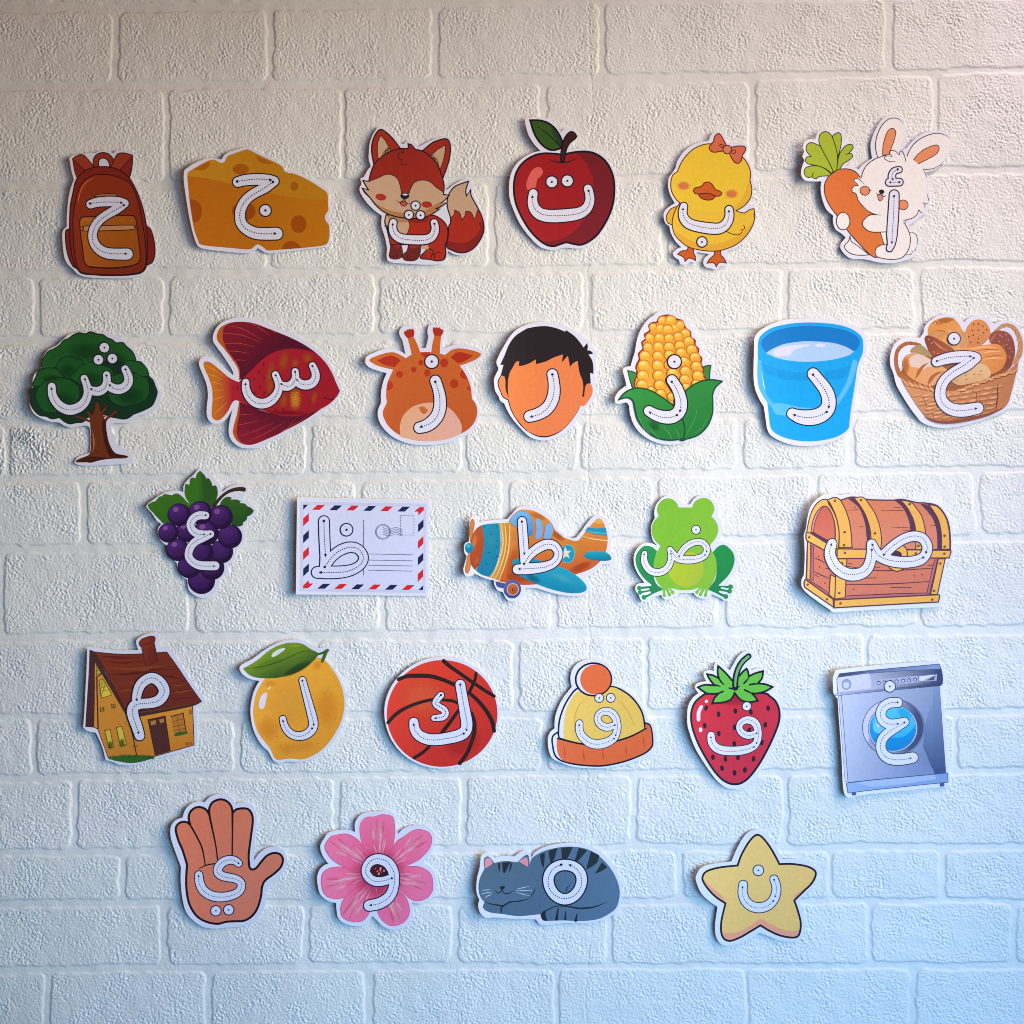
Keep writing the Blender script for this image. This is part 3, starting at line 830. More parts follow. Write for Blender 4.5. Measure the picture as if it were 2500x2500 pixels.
# ------------------------------------------------------------------ second row
def tree():
    c = Cut('tree_cutout', 'broad green tree card with a brown trunk, at the left end of the second row', (50, 790, 350), 'b4b6d0', 2.6, 0.9)
    K = '10241c'
    c.card('145,910! 185,862 187,760 217,680 297,600 307,510 337,430 397,350 497,298 557,240 660,150 760,125 880,110 1000,113 1150,128 1300,178 1420,238 1500,308 1585,405 1645,498 1715,575 1745,675 1825,755 1857,850 1888,950 1878,1060 1808,1162 1705,1225 1595,1238! 1505,1318 1385,1338 1255,1338! 1225,1390 1235,1470 1285,1530 1272,1600 1385,1680 1505,1780 1515,1842 1452,1885 1150,1905 900,1915 780,1905 722,1872! 768,1800 858,1762 928,1738! 943,1600 938,1450 918,1392 860,1373 760,1394 680,1404 590,1374 520,1334 420,1324 300,1284 197,1212 147,1100 157,1000')
    c.part('crown')
    cr = '150,900 200,870 195,800 230,720 250,660 310,600 305,520 340,450 390,380 470,340 540,290 590,230 660,200 720,155 800,128 880,140 950,113 1030,140 1110,150 1170,190 1240,220 1290,260 1380,258 1430,310 1500,370 1540,440 1552,500 1620,520 1670,570 1710,630 1722,700 1780,760 1810,840 1837,920 1815,1010 1770,1100 1690,1150 1600,1190 1520,1220 1450,1270 1380,1285 1290,1270 1200,1250 1100,1220 950,1230 850,1320 750,1335 660,1350 580,1310 530,1270 430,1285 360,1250 280,1240 210,1180 160,1090 155,1000'
    c.F(cr, '122c1e', K, 17)
    for sp, col in (('310,600 305,520 340,450 390,380 470,340 540,290 590,230 660,200 720,160 800,132 880,145 950,118 1030,145 1110,155 1170,195 1240,225 1290,265 1380,262 1430,315 1500,375 1540,440 1545,500 1400,520 1200,500 950,540 850,560 700,520 520,580 400,610', '1a4a20'),
                    ('200,862 195,800 230,720 250,660 340,610 420,600 500,620 560,670 610,720 450,740 350,790 300,830', '1a4820'),
                    ('500,600 500,550 540,490 600,450 680,440 760,470 820,490 850,540 800,640 690,740 600,720', '174420'),
                    ('690,740 690,690 760,640 800,570 870,550 950,520 1020,520 1100,560 1190,590 1240,640 1250,700 1200,760 1100,850 950,900 850,850', '184a20'),
                    ('1390,530 1450,500 1520,500 1600,520 1670,570 1710,630 1720,700 1600,710 1540,660 1480,640 1400,590', '1a4a22'),
                    ('240,900 300,820 350,770 430,740 520,730 620,745 690,770 750,810 790,870 800,960 750,1080 650,1150 500,1190 380,1200 290,1150 240,1050 225,960', '174620'),
                    ('1200,740 1280,690 1350,670 1500,660 1600,700 1700,740 1735,850 1720,960 1650,1050 1500,1100 1350,1110 1230,1050 1180,950', '174620')):
        c.F(sp, col, '0e2618', 10)
    for x, y, rx, ry in ((900, 380, 300, 150), (640, 640, 130, 110), (950, 760, 200, 130), (560, 1050, 230, 160), (1480, 980, 220, 150), (420, 740, 150, 60), (1300, 470, 160, 100)):
        c.B(x, y, rx, ry, '10301e', al=0.45)
    for x, y, rx, ry in ((860, 200, 220, 70), (500, 400, 120, 90), (1300, 330, 110, 70), (900, 590, 140, 50), (480, 800, 130, 50), (1450, 740, 150, 60), (340, 680, 90, 50)):
        c.B(x, y, rx, ry, '225a26', al=0.45)
    c.part('trunk')
    T = '2c1210'
    c.F('945,1390 940,1290 910,1230 880,1160 930,1190 965,1225 1000,1140 1010,1060 1060,1080 1080,1180 1110,1150 1172,1082 1145,1160 1110,1240 1200,1230 1270,1170 1305,1190 1235,1245 1170,1290 1148,1350 1155,1450 1180,1580 1220,1680 1280,1750 1400,1778 1442,1792 1400,1812 1250,1815 1100,1832 950,1870 890,1865 750,1865 780,1830 860,1800 930,1760 952,1650 955,1500', '5c2a18', T, 8)
    c.L('715,1240 830,1275 940,1315', '10 24 40', '5c2a18')
    c.F('890,1275! 930,1282! 935,1300! 900,1285!', 'w')
    c.F('1120,1270! 1160,1240! 1168,1252! 1128,1285!', 'w')
    c.F('1115,1260! 1150,1350 1155,1450 1180,1580 1220,1680 1280,1750 1400,1778 1440,1792 1250,1815 1190,1780 1140,1650 1110,1500 1100,1370', '38160f')
    c.F('760,1862! 860,1805 950,1790 1100,1800 1200,1810! 950,1868 890,1863', '3c1810')
    c.L('968,1440 985,1560 985,1660 965,1730', '3 22 22 3', '94542c')
    for sp in ('1020,1420 1015,1510', '1060,1480 1050,1640', '1010,1700 1060,1780', '1130,1620 1180,1740'):
        c.L(sp, '3 10 3', '3a1810')
    c.letter([('1410,612 1448,700 1455,780 1410,850 1330,885 1250,872 1185,835', '98 108 116 122 126 122 112'), ('1162,692 1165,780 1140,855 1080,903 1020,913 950,900 915,875', '96 100 108 116 118 112 104'),
              ('862,740 900,850 908,950 870,1050 790,1128 670,1164 560,1128 483,1050 440,960 432,850', '94 102 110 120 128 132 126 116 108 98')],
             dots=[(1133, 325, 70), (1053, 488, 69), (1240, 472, 69)],
             guides=['1415,618 1450,710 1455,790 1400,865 1320,888 1245,865 1190,815', '1160,700 1168,790 1140,865 1080,908 1030,912 935,875', '872,752 905,850 912,950 870,1060 790,1138 670,1166 550,1130 480,1060 440,960 430,860'], ol=13, gs=0.9)
    c.done()

def fish():
    c = Cut('fish_cutout', 'crimson red fish card with an orange tail fin and curved smile', (480, 760, 360), 'c4c6e0', 2.4, 0.2)
    c.card('220,380 240,270 310,170 420,110 580,78 740,98 950,163 1150,243 1350,343 1530,458 1675,588 1778,738 1848,878 1897,990 1902,1060 1858,1135 1765,1228 1605,1348 1405,1478 1200,1588 1000,1698 850,1778 720,1797 590,1787 500,1737 438,1655 422,1560 438,1430 475,1282! 398,1404 340,1454 260,1480 178,1444 143,1362 143,1250 157,1100 138,960 98,850 52,730 47,660 88,607 170,597 260,637 370,738 482,842! 468,770 348,580 268,470')
    c.part('tail_fin')
    c.F('100,690 130,662 200,680 300,760 430,870 560,930 640,940! 640,1190! 540,1155 470,1200 420,1300 340,1400 270,1432 210,1390 205,1300 215,1150 205,1000 160,860 115,760', 'b0641e', g=('9a1c30', 250, 1000, 470, 1000))
    for sp in ('110,710 250,780 370,860', '130,820 240,850 340,900', '170,930 260,940 350,965', '210,1040 290,1035 360,1035', '215,1170 290,1140 370,1105', '215,1365 310,1280 400,1190'):
        c.L(sp, '3 9 2', 'd08a3c')
    c.part('dorsal_fin')
    c.F('560,905! 545,760 460,620 370,500 290,400 270,330 300,240 370,180 480,145 620,138 760,160 950,230 1200,330 1400,430 1560,540 1640,625! 1400,540 1200,520 950,600 750,760 650,870', 'a64c1c')
    c.F('568,890! 560,740 470,600 400,500 350,380 350,280 375,200 480,150 620,142 760,163 950,233 1200,333 1400,433 1560,543 1640,625! 1400,540 1200,520 950,600 750,760 650,870', '74182c', g=('4c1028', 480, 250, 800, 640))
    for sp in ('385,190 600,230 850,375', '300,285 600,315 830,412', '310,430 550,420 770,470', '370,525 520,525 690,552', '450,650 560,638 645,645', '640,143 800,200 965,325', '955,233 1000,255 1042,295'):
        c.L(sp, '3 8 2', 'b4402e')
    c.part('anal_fin')
    c.F('560,1175! 530,1350 490,1500 480,1600 530,1695 620,1745 740,1745 900,1685 1150,1565 1400,1435 1600,1300 1690,1215! 1400,1340 1150,1370 850,1300 650,1220', 'a64c1c')
    c.F('566,1190! 560,1350 530,1500 525,1600 560,1690 640,1742 740,1742 900,1682 1150,1562 1400,1432 1600,1297 1690,1215! 1400,1340 1150,1370 850,1300 650,1220', '7c1830', g=('561228', 700, 1650, 900, 1320))
    for sp in ('540,1365 640,1350 750,1345', '500,1500 650,1470 820,1430', '540,1645 780,1560 1020,1455', '610,1735 900,1600 1170,1440', '870,1695 1150,1560 1330,1370', '1100,1570 1350,1440 1480,1340'):
        c.L(sp, '3 8 2', 'a83a30')
    c.part('body')
    c.F('600,885! 750,740 850,640 1000,540 1200,488 1400,500 1560,550 1680,660 1770,800 1830,940 1877,1042! 1830,1125 1700,1240 1500,1330 1300,1372 1100,1367 900,1312 700,1242 555,1175! 490,1150 470,1040 500,940 560,925!', '9a1c2c', g=('8e1828', 700, 900, 1500, 1200))
    for x, y, rx, ry in ((1140, 650, 75, 160), (1290, 680, 60, 90), (960, 820, 60, 210), (1450, 610, 90, 80), (1140, 1170, 70, 140), (1540, 1130, 50, 110), (960, 980, 60, 120)):
        c.B(x, y, rx, ry, 'a84a20', rot=12, al=0.7)
    c.B(1290, 1150, 90, 170, 'b87020', al=0.85)
    for y in range(1060, 1240, 28):
        c.L('1235,%d 1290,%d 1345,%d' % (y, y + 12, y - 6), '2 7 2', 'c89030')
    for x, y in ((880, 690), (815, 795), (885, 875), (755, 890), (830, 990), (760, 1070), (890, 1080), (1035, 1290), (1130, 1290), (955, 1300), (540, 1000)):
        c.E(x, y, 12, 24, '6c1624', rot=10)
    c.B(1180, 1330, 320, 34, '661428', rot=1, al=0.5)
    c.L('1672,1140 1695,1118', 9, '3c101c')
    c.L('1680,1132 1730,1152 1810,1158', '8 11 5', '3c101c')
    c.letter([('1517,712 1555,800 1555,880 1510,940 1435,965 1360,950 1305,905', '90 98 106 114 118 114 106'), ('1290,788 1295,870 1262,940 1200,982 1130,980 1085,955', '88 94 102 110 110 104'),
              ('1032,830 1070,930 1075,1010 1040,1100 960,1178 860,1210 760,1185 685,1110 648,1020 645,930', '90 94 100 112 122 126 122 112 104 90')],
             guides=['1515,718 1555,800 1555,880 1510,945 1435,965 1360,945 1305,885', '1290,793 1298,870 1262,945 1200,985 1090,945', '1035,840 1075,930 1078,1010 1040,1105 960,1185 860,1212 755,1185 680,1110 645,1010 643,935'], ol=12, gs=0.85)
    c.done()

def giraffe():
    c = Cut('giraffe_cutout', 'orange giraffe head card with two horns and brown spots, left of the boy face', (870, 770, 320), 'cdd0ee', 1.8, 0.5)
    c.card('138,690 158,610 300,538 430,493 560,498 660,533 722,570! 698,450 678,370 638,290 638,220 688,163 800,143 862,168 888,240 883,320 923,420 942,478! 1022,478! 1058,330 1048,250 1058,168 1108,128 1222,122 1294,163 1310,240 1285,340 1278,490! 1420,437 1560,432 1722,457 1835,507 1866,570 1815,653 1705,705 1603,752! 1665,880 1715,1050 1720,1220! 1787,1310 1817,1430 1787,1573 1706,1695 1564,1797 1382,1868 1150,1907 900,1907 698,1867 517,1777 386,1645 326,1523 321,1400 366,1290! 366,1130 397,980 448,852! 298,812 198,772 143,722')
    a, b = 'ba602a', 'a22c1c'
    c.part('horn')
    c.F('755,335! 850,325! 900,430 940,540! 960,660! 820,660! 810,560 790,470', a)
    c.F('757,338! 720,300 700,260 715,230 735,235 745,205 770,212 790,193 807,210 830,193 850,225 852,280 842,322!', b)
    c.part('horn')
    c.F('1150,300! 1250,300! 1237,420 1230,550! 1235,660! 1085,660! 1105,530 1120,420', a)
    c.F('1152,302! 1130,250 1128,190 1148,170 1166,190 1185,165 1205,190 1225,170 1242,200 1277,210 1280,250 1250,302!', b)
    c.part('ear')
    c.F('195,660 330,590 500,545 600,560 735,632! 680,760 560,805! 400,770 280,730', a)
    c.F('310,670! 400,625 510,595 590,620 652,660! 600,730 560,760 450,740 370,710', b)
    c.part('ear')
    c.F('1305,585! 1400,510 1490,485 1620,495 1760,530 1838,575 1760,650 1640,700 1515,745! 1400,700', a)
    c.F('1390,620! 1450,560 1530,540 1620,560 1717,592! 1640,650 1500,705 1430,660', b)
    c.part('head')
    c.F('730,630! 850,560 1000,540 1180,550 1310,585! 1430,650 1530,750 1610,870 1670,1000 1695,1120 1702,1225! 1760,1310 1782,1420 1752,1550 1670,1660 1540,1742 1350,1820 1150,1852 950,1852 750,1812 600,1742 480,1640 410,1520 393,1420 450,1288! 440,1150 460,1000 520,850 600,720', 'b85e2c', g=('b2542a', 900, 700, 900, 1700))
    for x, y, rx, ry in ((637, 870, 50, 53), (845, 798, 41, 43), (950, 695, 38, 43), (1047, 845, 49, 53), (1295, 697, 59, 66), (1442, 1005, 61, 66)):
        c.part('spot')
        c.E(x, y, rx, ry, 'a8321c')
    for sp in ('945,545! 1090,540! 1060,600 1010,615 970,590', '468,965! 520,980 542,1040 515,1092 443,1102!', '1565,795! 1645,935! 1570,935 1530,880 1540,830', '1668,1040! 1692,1112! 1650,1102 1630,1070 1645,1045'):
        c.part('spot')
        c.F(sp, 'a8321c')
    c.part('muzzle')
    c.F('650,1792! 640,1650 680,1500 780,1380 920,1310 1100,1285 1250,1310 1400,1390 1500,1510 1552,1630 1545,1740! 1350,1820 1150,1852 950,1852 750,1812', 'd0a086', g=('d0a09a', 800, 1500, 1400, 1600))
    c.F('923,1360 970,1340 1030,1370 1052,1410 1010,1450 960,1432', 'b8622e')
    c.letter([('1165,962 1205,1080 1232,1220 1230,1360 1190,1480 1110,1575 1020,1630 928,1655', '150 152 162 172 176 178 174 152')],
             dots=[(1110, 680, 100)], guides=['1163,978 1210,1110 1230,1240 1225,1380 1180,1500 1090,1590 930,1650'], ol=14, gs=1.2)
    c.done()

def boy_face():
    c = Cut('face_cutout', 'blank boy face card with short black hair and no features', (1170, 770, 320), 'd0d4f5', 2.8, 0.6)
    K = '2a161c'
    c.card('252,700 288,600 368,450 458,308 558,208 700,138 850,103 1050,103 1222,138 1382,208 1484,278 1566,350! 1626,370 1646,450 1728,520 1738,600 1718,680 1728,800 1708,880 1723,1000 1728,1120 1698,1230 1648,1300 1576,1355! 1486,1482 1386,1626 1256,1738 1122,1808 980,1842 850,1832 738,1786 637,1695 517,1563 427,1432 367,1302! 307,1262 287,1202 237,1122 217,1000 222,930 257,850 282,790')
    c.part('face')
    c.F('380,880! 340,898 290,950 278,1030 310,1120 350,1205 420,1243! 460,1380 540,1520 650,1650 780,1740 920,1787 1050,1772 1200,1702 1330,1582 1440,1432 1492,1332! 1550,1330 1602,1270 1662,1170 1672,1070 1640,1010 1590,1010! 1540,900 1500,700 1200,540 800,600 450,680', 'dc804c', g=('d87a50', 500, 900, 1300, 1500))
    c.L('325,890 285,960 278,1030 310,1120 350,1205 420,1245', 15, K)
    c.L('425,1245 470,1390 540,1520 650,1655 720,1710', '14 15 12 16 6', K)
    c.L('680,1690 800,1755 920,1788 1050,1775 1200,1705 1330,1585 1440,1435 1485,1345', '5 14 20 16 10 7 6 4', K)
    c.part('hair')
    c.F('308,735! 370,600 440,430 540,300 700,195! 720,190! 850,165 1000,160 1140,190 1268,240! 1275,213! 1400,300 1480,390 1538,470! 1590,405! 1602,460 1595,515! 1640,520 1682,560! 1612,577! 1660,650 1682,740 1684,862! 1635,845! 1645,1005! 1590,1010 1562,1060 1548,1198! 1518,1195! 1535,1060 1520,950 1480,850 1450,670! 1390,700 1337,757! 1325,680 1305,595! 1218,692! 1235,575! 1100,620 980,680 835,720! 835,648! 750,700 650,740 583,747! 590,678! 540,690 500,760 450,850 425,960 420,1080 432,1215! 390,1100 385,960 370,905! 315,888! 357,735!', '241c22')
    c.letter([('1078,868 1095,960 1105,1080 1090,1200 1045,1310 970,1395 860,1455 742,1490', '148 150 164 172 172 174 166 158')],
             guides=['1078,870 1100,980 1105,1100 1085,1210 1040,1320 960,1410 870,1465 745,1498'], ol=13, gs=1.15)
    c.done()

def corn():
    c = Cut('corn_cutout', 'yellow corn cob card in open green husk leaves', (1470, 750, 350), 'dee0fa', 2.5, 0.7)
    c.card('272,850 318,808 380,800! 408,700 438,600 458,480 488,370 538,270 598,188 680,118 770,62 900,57 1002,77 1084,128 1156,188 1206,258 1256,348 1306,448 1358,558 1398,648 1396,728! 1486,738 1488,830 1496,915! 1605,925 1656,978 1626,1042 1558,1122 1528,1250 1528,1400 1488,1543 1386,1686 1224,1788 1052,1838 900,1852 718,1818 548,1727 437,1605 376,1453 356,1322 317,1284! 230,1304 177,1294 167,1230 207,1148 278,1088 323,1058! 298,950')
    H = '1a4a2c'
    c.part('husk_leaf')
    c.F('340,860! 400,870 460,895! 460,1100! 405,1095! 370,980', '3a8a40', H, 16)
    c.part('husk_leaf')
    c.F('1350,815! 1400,790 1467,783! 1450,900 1452,1010! 1370,1015!', '3a8a40', H, 16)
    c.part('cob')
    c.F('450,1100 435,1000 470,900 455,800 500,700 490,630 550,560 535,480 585,430 570,370 640,320 630,250 680,210 735,205 770,140 840,115 920,115 1000,160 1080,190 1122,280 1185,330 1195,400 1250,450 1250,510 1300,570 1290,630 1340,690 1330,760 1370,840 1350,900 1395,960 1380,1010 1300,1120 1100,1250 960,1345 800,1260 600,1180', 'e09a34', '8a321a', 24, g=('e8a840', 900, 200, 900, 1200))
    ker = [(815, 180, 66), (690, 270, 60), (785, 285, 66), (985, 280, 62), (1050, 235, 62), (922, 180, 78), (882, 295, 70), (1120, 350, 68), (640, 410, 64), (770, 408, 68), (900, 412, 68), (1025, 390, 66), (1165, 455, 70), (615, 535, 66), (755, 528, 72), (900, 532, 72), (1045, 512, 70), (1205, 565, 72), (575, 655, 76), (750, 652, 72), (905, 640, 72), (1065, 610, 74), (1250, 670, 72), (560, 785, 82), (750, 780, 80), (905, 770, 70), (1105, 730, 72), (1268, 790, 72), (548, 920, 78), (760, 915, 78), (950, 890, 80), (1120, 855, 72), (1290, 920, 76), (538, 1040, 74), (775, 1045, 76), (1115, 970, 72), (1265, 1025, 60), (790, 1165, 70), (1130, 1075, 62), (660, 1110, 50), (930, 1200, 55)]
    for x, y, r in ker:
        c.E(x, y, r, r * 0.97, 'd0802a')
        c.E(x, y + 9, r - 9, r - 11, 'f4bc44', g=('f0a038', x, y, x, y + r))
        c.E(x - r * 0.15, y - r * 0.28, r * 0.5, r * 0.36, 'f8d05c')
        c.B(x - r * 0.18, y - r * 0.42, r * 0.34, r * 0.26, 'f8ecc8', al=0.9)
    c.part('husk_leaf')
    c.F('940,1340! 1060,1200 1180,1080 1330,1000 1480,978 1618,998! 1530,1080 1490,1180 1492,1330 1482,1450 1420,1600 1300,1720 1150,1772 1050,1787 900,1600', '2f8c3e', H, 20, g=('257a38', 1200, 1100, 1300, 1700))
    for sp in ('1285,1330 1250,1500 1115,1750', '1420,1480 1350,1620 1250,1700', '1080,1500 1110,1640 1098,1770'):
        c.L(sp, '3 10 4', '4a9c50')
    c.part('husk_leaf')
    c.F('222,1252! 300,1160 390,1110 500,1092 650,1125 800,1210 900,1280 975,1350 1080,1500 1112,1650 1100,1772! 900,1792 720,1752 580,1650 480,1520 440,1380 420,1280 370,1230 300,1225', '30903e', H, 20, g=('247a36', 700, 1200, 800, 1700))
    for sp in ('620,1580 680,1680 775,1775', '820,1600 900,1700 945,1785', '980,1630 1025,1700 1040,1790', '480,1450 560,1620 640,1700'):
        c.L(sp, '3 11 4', '4ca458')
    c.B(700, 1600, 110, 70, '22603a', rot=35, al=0.6)
    c.letter([('940,985 1010,1095 1052,1210 1064,1315 1030,1415 940,1478 830,1480 720,1450 628,1400', '134 138 146 156 166 168 164 148 130')],
             dots=[(973, 735, 92)], guides=['937,1005 1000,1100 1045,1210 1062,1310 1045,1420', '1008,1455 920,1485 800,1482 625,1412'], ol=13)
    c.done()

def bucket():
    c = Cut('bucket_cutout', 'bright blue bucket of water card, between the corn and the bread basket', (1810, 760, 330), 'dee0fa', 2.6, 0.4)
    c.card('167,480 177,380 248,288 398,198 600,127 850,102 1100,97 1352,122 1564,177 1706,248 1778,338 1798,470 1788,603 1737,704! 1707,850 1667,1052 1637,1252 1597,1454 1587,1624 1536,1726 1424,1808 1282,1868 1100,1912 900,1927 698,1902 537,1846 417,1776 366,1694 341,1553 311,1362! 246,1262 186,1122 161,970 161,750 166,600')
    c.part('pail')
    c.F('225,450 280,340 430,240 650,185 900,160 1150,165 1400,195 1580,255 1700,340 1740,430 1738,580 1700,685! 1660,800 1640,950 1610,1150 1570,1400 1550,1580 1540,1660 1480,1730 1350,1800 1150,1845 950,1860 750,1840 570,1790 450,1720 405,1640 380,1450 362,1300! 290,1200 235,1080 215,930 220,700', '12a2f2', g=('10a6f8', 500, 800, 1200, 1700))
    c.part('pail_inside')
    c.F('270,460 330,370 480,280 700,230 950,210 1200,220 1420,255 1580,310 1670,380 1692,450 1660,530 1610,572! 1480,640 1000,700 500,660 350,600! 300,540', '0a78d0')
    c.part('water')
    c.F('345,602! 430,545 600,472 850,432 1050,430 1300,450 1480,500 1612,572! 1530,630 1350,680 1150,710 900,722 650,700 480,662', 'aaccfc')
    c.F('445,590 520,530 700,490 850,475 970,475 980,495 860,520 760,560 680,630 570,645 480,635', 'd4d8fa')
    c.E(1130, 485, 78, 24, 'd8daf8')
    c.part('pail_handle')
    c.F('218,715! 268,700! 300,1000 350,1190 430,1290 470,1325! 470,1415! 380,1330 290,1200 235,1080 215,900', '4cb6ff')
    c.F('280,820! 300,960 335,1140! 300,1050!', 'c4ecfc')
    c.F('440,1330! 530,1310 650,1330 850,1370 1050,1382! 900,1412 720,1402 650,1425 640,1492! 490,1472 440,1402!', '56bcff')
    c.F('1590,702! 1625,690 1662,720! 1620,900 1550,1080 1450,1240 1378,1340! 1368,1245! 1450,1120 1530,940', '5cbcff')
    c.part('rim_band')
    c.F('285,745! 480,815 750,870 960,872! 945,985 650,980 480,940 340,895!', '0c98e8')
    c.part('rim_band')
    c.F('1180,860! 1400,820 1560,770! 1500,930 1350,965 1230,970!', '0c98e8')
    c.letter([('1028,895 1115,1000 1185,1090 1233,1180 1254,1285 1233,1388 1165,1462 1060,1508 930,1520 810,1498 728,1464', '160 165 172 182 190 200 208 212 208 186 148')],
             guides=['1025,905 1120,1020 1190,1120 1240,1220 1258,1320 1245,1390', '1220,1438 1120,1490 980,1520 850,1508 735,1475'], ol=13, ink='16203c', gs=1.15)
    c.done()

def bread_basket():
    c = Cut('bread_basket_cutout', 'woven brown basket card heaped with bread rolls, right end of the second row', (2150, 740, 350), 'dee6fc', 1.5, 0.4)
    c.card('117,760 132,660 178,560 258,488 338,463 450,463 530,465! 573,400 598,308 678,228 780,168 900,137 1002,163 1094,238 1125,257! 1230,183 1372,178 1474,223 1520,282! 1620,238 1742,237 1845,288 1906,388 1936,520 1936,683 1876,803 1857,903 1827,1053 1787,1203 1747,1354 1685,1446 1564,1507 1402,1567 1200,1627 1000,1667 850,1682 698,1662 557,1607 466,1506 376,1385 286,1244 206,1104 166,953 126,853')
    rim, ln = '8c5034', '84482e'
    c.part('basket_inside')
    c.F('270,930 330,840 420,760 700,700 1000,640 1400,560 1650,640 1780,760 1740,880 1480,1060 1000,1190 600,1140 330,1060', 'a86a3c', g=('94583a', 500, 800, 1500, 1000))
    c.part('basket_handle')
    c.L('310,1000 250,960 205,840 205,700 245,610 335,550 430,545 530,565', '70 64 56 54 54 52 48 40', 'aa6838')
    for sp in ('190,700 240,720', '185,760 240,790', '195,840 245,830', '205,640 260,640', '250,580 300,600', '320,530 350,580', '400,515 420,570', '480,520 490,570', '225,900 270,880', '240,960 290,920'):
        c.L(sp, '4 14 4', '6e3a20')
    c.part('basket_handle')
    c.L('1550,380 1640,310 1720,300 1800,340 1862,450 1885,570 1865,700 1800,800', '40 50 56 62 66 70 76 60', 'c8986c')
    for sp in ('1640,285 1680,340', '1710,275 1740,330', '1770,300 1780,370', '1820,350 1810,430', '1860,430 1830,510', '1890,520 1840,590', '1900,600 1840,670', '1895,690 1830,740', '1860,770 1800,800'):
        c.L(sp, '4 16 4', '8c5c40')
    c.part('bread_roll')
    c.F('1460,460 1490,410 1560,370 1680,380 1760,440 1800,540 1812,680 1770,800 1690,870 1500,560', '96564a', g=('8a4a40', 1500, 450, 1750, 750))
    for x, y in ((1640, 450), (1690, 425), (1720, 495), (1600, 515), (1745, 605), (1660, 575), (1770, 655), (1740, 725), (1610, 430), (1700, 560)):
        c.E(x, y, 10, 7, 'd4a496', rot=30)
    c.L('1460,540 1520,460 1560,400', '4 30 4', 'b4765a')
    c.part('bread_roll')
    c.F('1150,370 1190,290 1260,230 1350,222 1430,270 1480,370 1472,450 1400,540 1280,590 1160,640 1140,500', 'dc965c', g=('d08a58', 1300, 250, 1250, 600))
    for x, y, r in ((1255, 283, 60), (1320, 280, 80), (1380, 312, 50), (1430, 358, 30), (1240, 365, 30), (1320, 365, 50), (1390, 400, 20), (1250, 432, 120), (1190, 452, 60), (1320, 475, 60), (1215, 525, 10), (1315, 535, 20)):
        c.E(x, y, 15, 7, '4a2a20', rot=r)
    c.part('bread_roll')
    c.F('635,400 665,290 760,220 880,192 980,208 1060,280 1100,360 1165,420 1172,530 1120,640 900,660 680,490', 'dc9244', g=('e2aa70', 760, 250, 1000, 600))
    c.B(760, 420, 120, 80, 'dcaa70', al=0.8)
    c.B(850, 240, 180, 50, 'b8702c', rot=-12, al=0.7)
    c.L('760,370 850,378 900,420', '4 14 4', 'a8682e')
    c.L('890,355 940,380 970,420', '4 14 4', 'e4c09c')
    c.B(1110, 500, 70, 140, 'dcb484', al=0.8)
    for x, y in ((735, 270), (790, 262), (850, 272), (760, 240), (700, 300), (905, 285), (960, 260)):
        c.E(x, y, 9, 7, 'f0d4a8')
    c.part('bread_roll')
    c.F('592,480 640,435 760,480 900,560 1000,645 900,720 700,720 630,600', 'a45e40', g=('884434', 950, 600, 620, 500))
    c.L('700,500 800,590 900,640', '4 26 4', 'c88a64')
    for x, y in ((650, 490), (690, 540), (720, 660), (770, 680)):
        c.E(x, y, 9, 8, 'd8a88c')
    c.part('bread_roll')
    c.F('398,660 430,600 520,565 600,600 695,725 580,700 480,670', 'a8926c')
    c.part('bread_roll')
    c.F('1080,625 1250,590 1420,560 1580,555 1660,620 1698,720 1670,830 1600,910 1480,955 1300,900 1150,760', 'e6a262', g=('da8e4a', 1300, 600, 1600, 850))
    for sp in ('1200,620 1400,590 1580,600', '1350,680 1500,650 1640,660', '1380,760 1500,740 1660,745'):
        c.L(sp, '4 22 4', 'ecbc8c')
    c.L('1240,650 1420,625 1600,628', '4 12 4', 'b06a34')
    c.L('1380,730 1500,712 1650,700', '4 12 4', 'b06a34')
    c.part('bread_roll')
    c.F('940,1020 1100,900 1250,830 1380,818 1460,880 1485,970 1400,1035 1200,1085 1050,1105', 'e2c296', g=('d4ac7c', 1200, 850, 1150, 1080))
    for x, y in ((1250, 860), (1355, 912), (1265, 960), (1340, 960), (1150, 970), (1030, 1040), (1160, 1030)):
        c.E(x, y, 20, 8, 'b08a4c', rot=-20)
    c.part('bread_roll')
    c.F('288,820 330,720 420,678 540,688 680,760 860,870 905,930 800,1065 650,1115 480,1055 340,955', 'dc9a5a', g=('e0a876', 300, 850, 700, 950))
    c.F('390,740 500,690 620,740 720,800 800,850 640,860 560,900 500,870 400,850', 'dcccc4')
    c.B(330, 850, 60, 140, 'b87030', al=0.7)
    c.F('462,1030! 490,920 560,840 650,798! 570,880 520,960', 'aa6c3c')
    c.F('632,1110! 655,1010 740,940 855,918! 740,985 690,1050', 'aa6c3c')
    c.part('basket_body')
    c.F('265,990! 330,1050 420,1085 600,1125 800,1175 1000,1175 1250,1130 1480,1040 1650,960 1860,790! 1815,1000 1765,1200 1722,1340 1650,1422 1500,1492 1300,1555 1050,1602 850,1617 700,1595 600,1522 500,1400 400,1250 300,1090', 'cc9264', g=('bc7e56', 700, 1150, 1100, 1600))
    for k in range(9):
        t = k / 8
        x, y = 330 + t * 560, 1060 + t * 130
        c.L('%d,%d %d,%d %d,%d' % (x - 30, y - 30, x + 20, y + 30, x + 110, y + 45), '6 42 6', 'e2aa7a' if k % 2 else 'd49a6a')
        c.L('%d,%d %d,%d %d,%d' % (x - 38, y - 5, x + 10, y + 52, x + 110, y + 66), '3 10 3', ln)
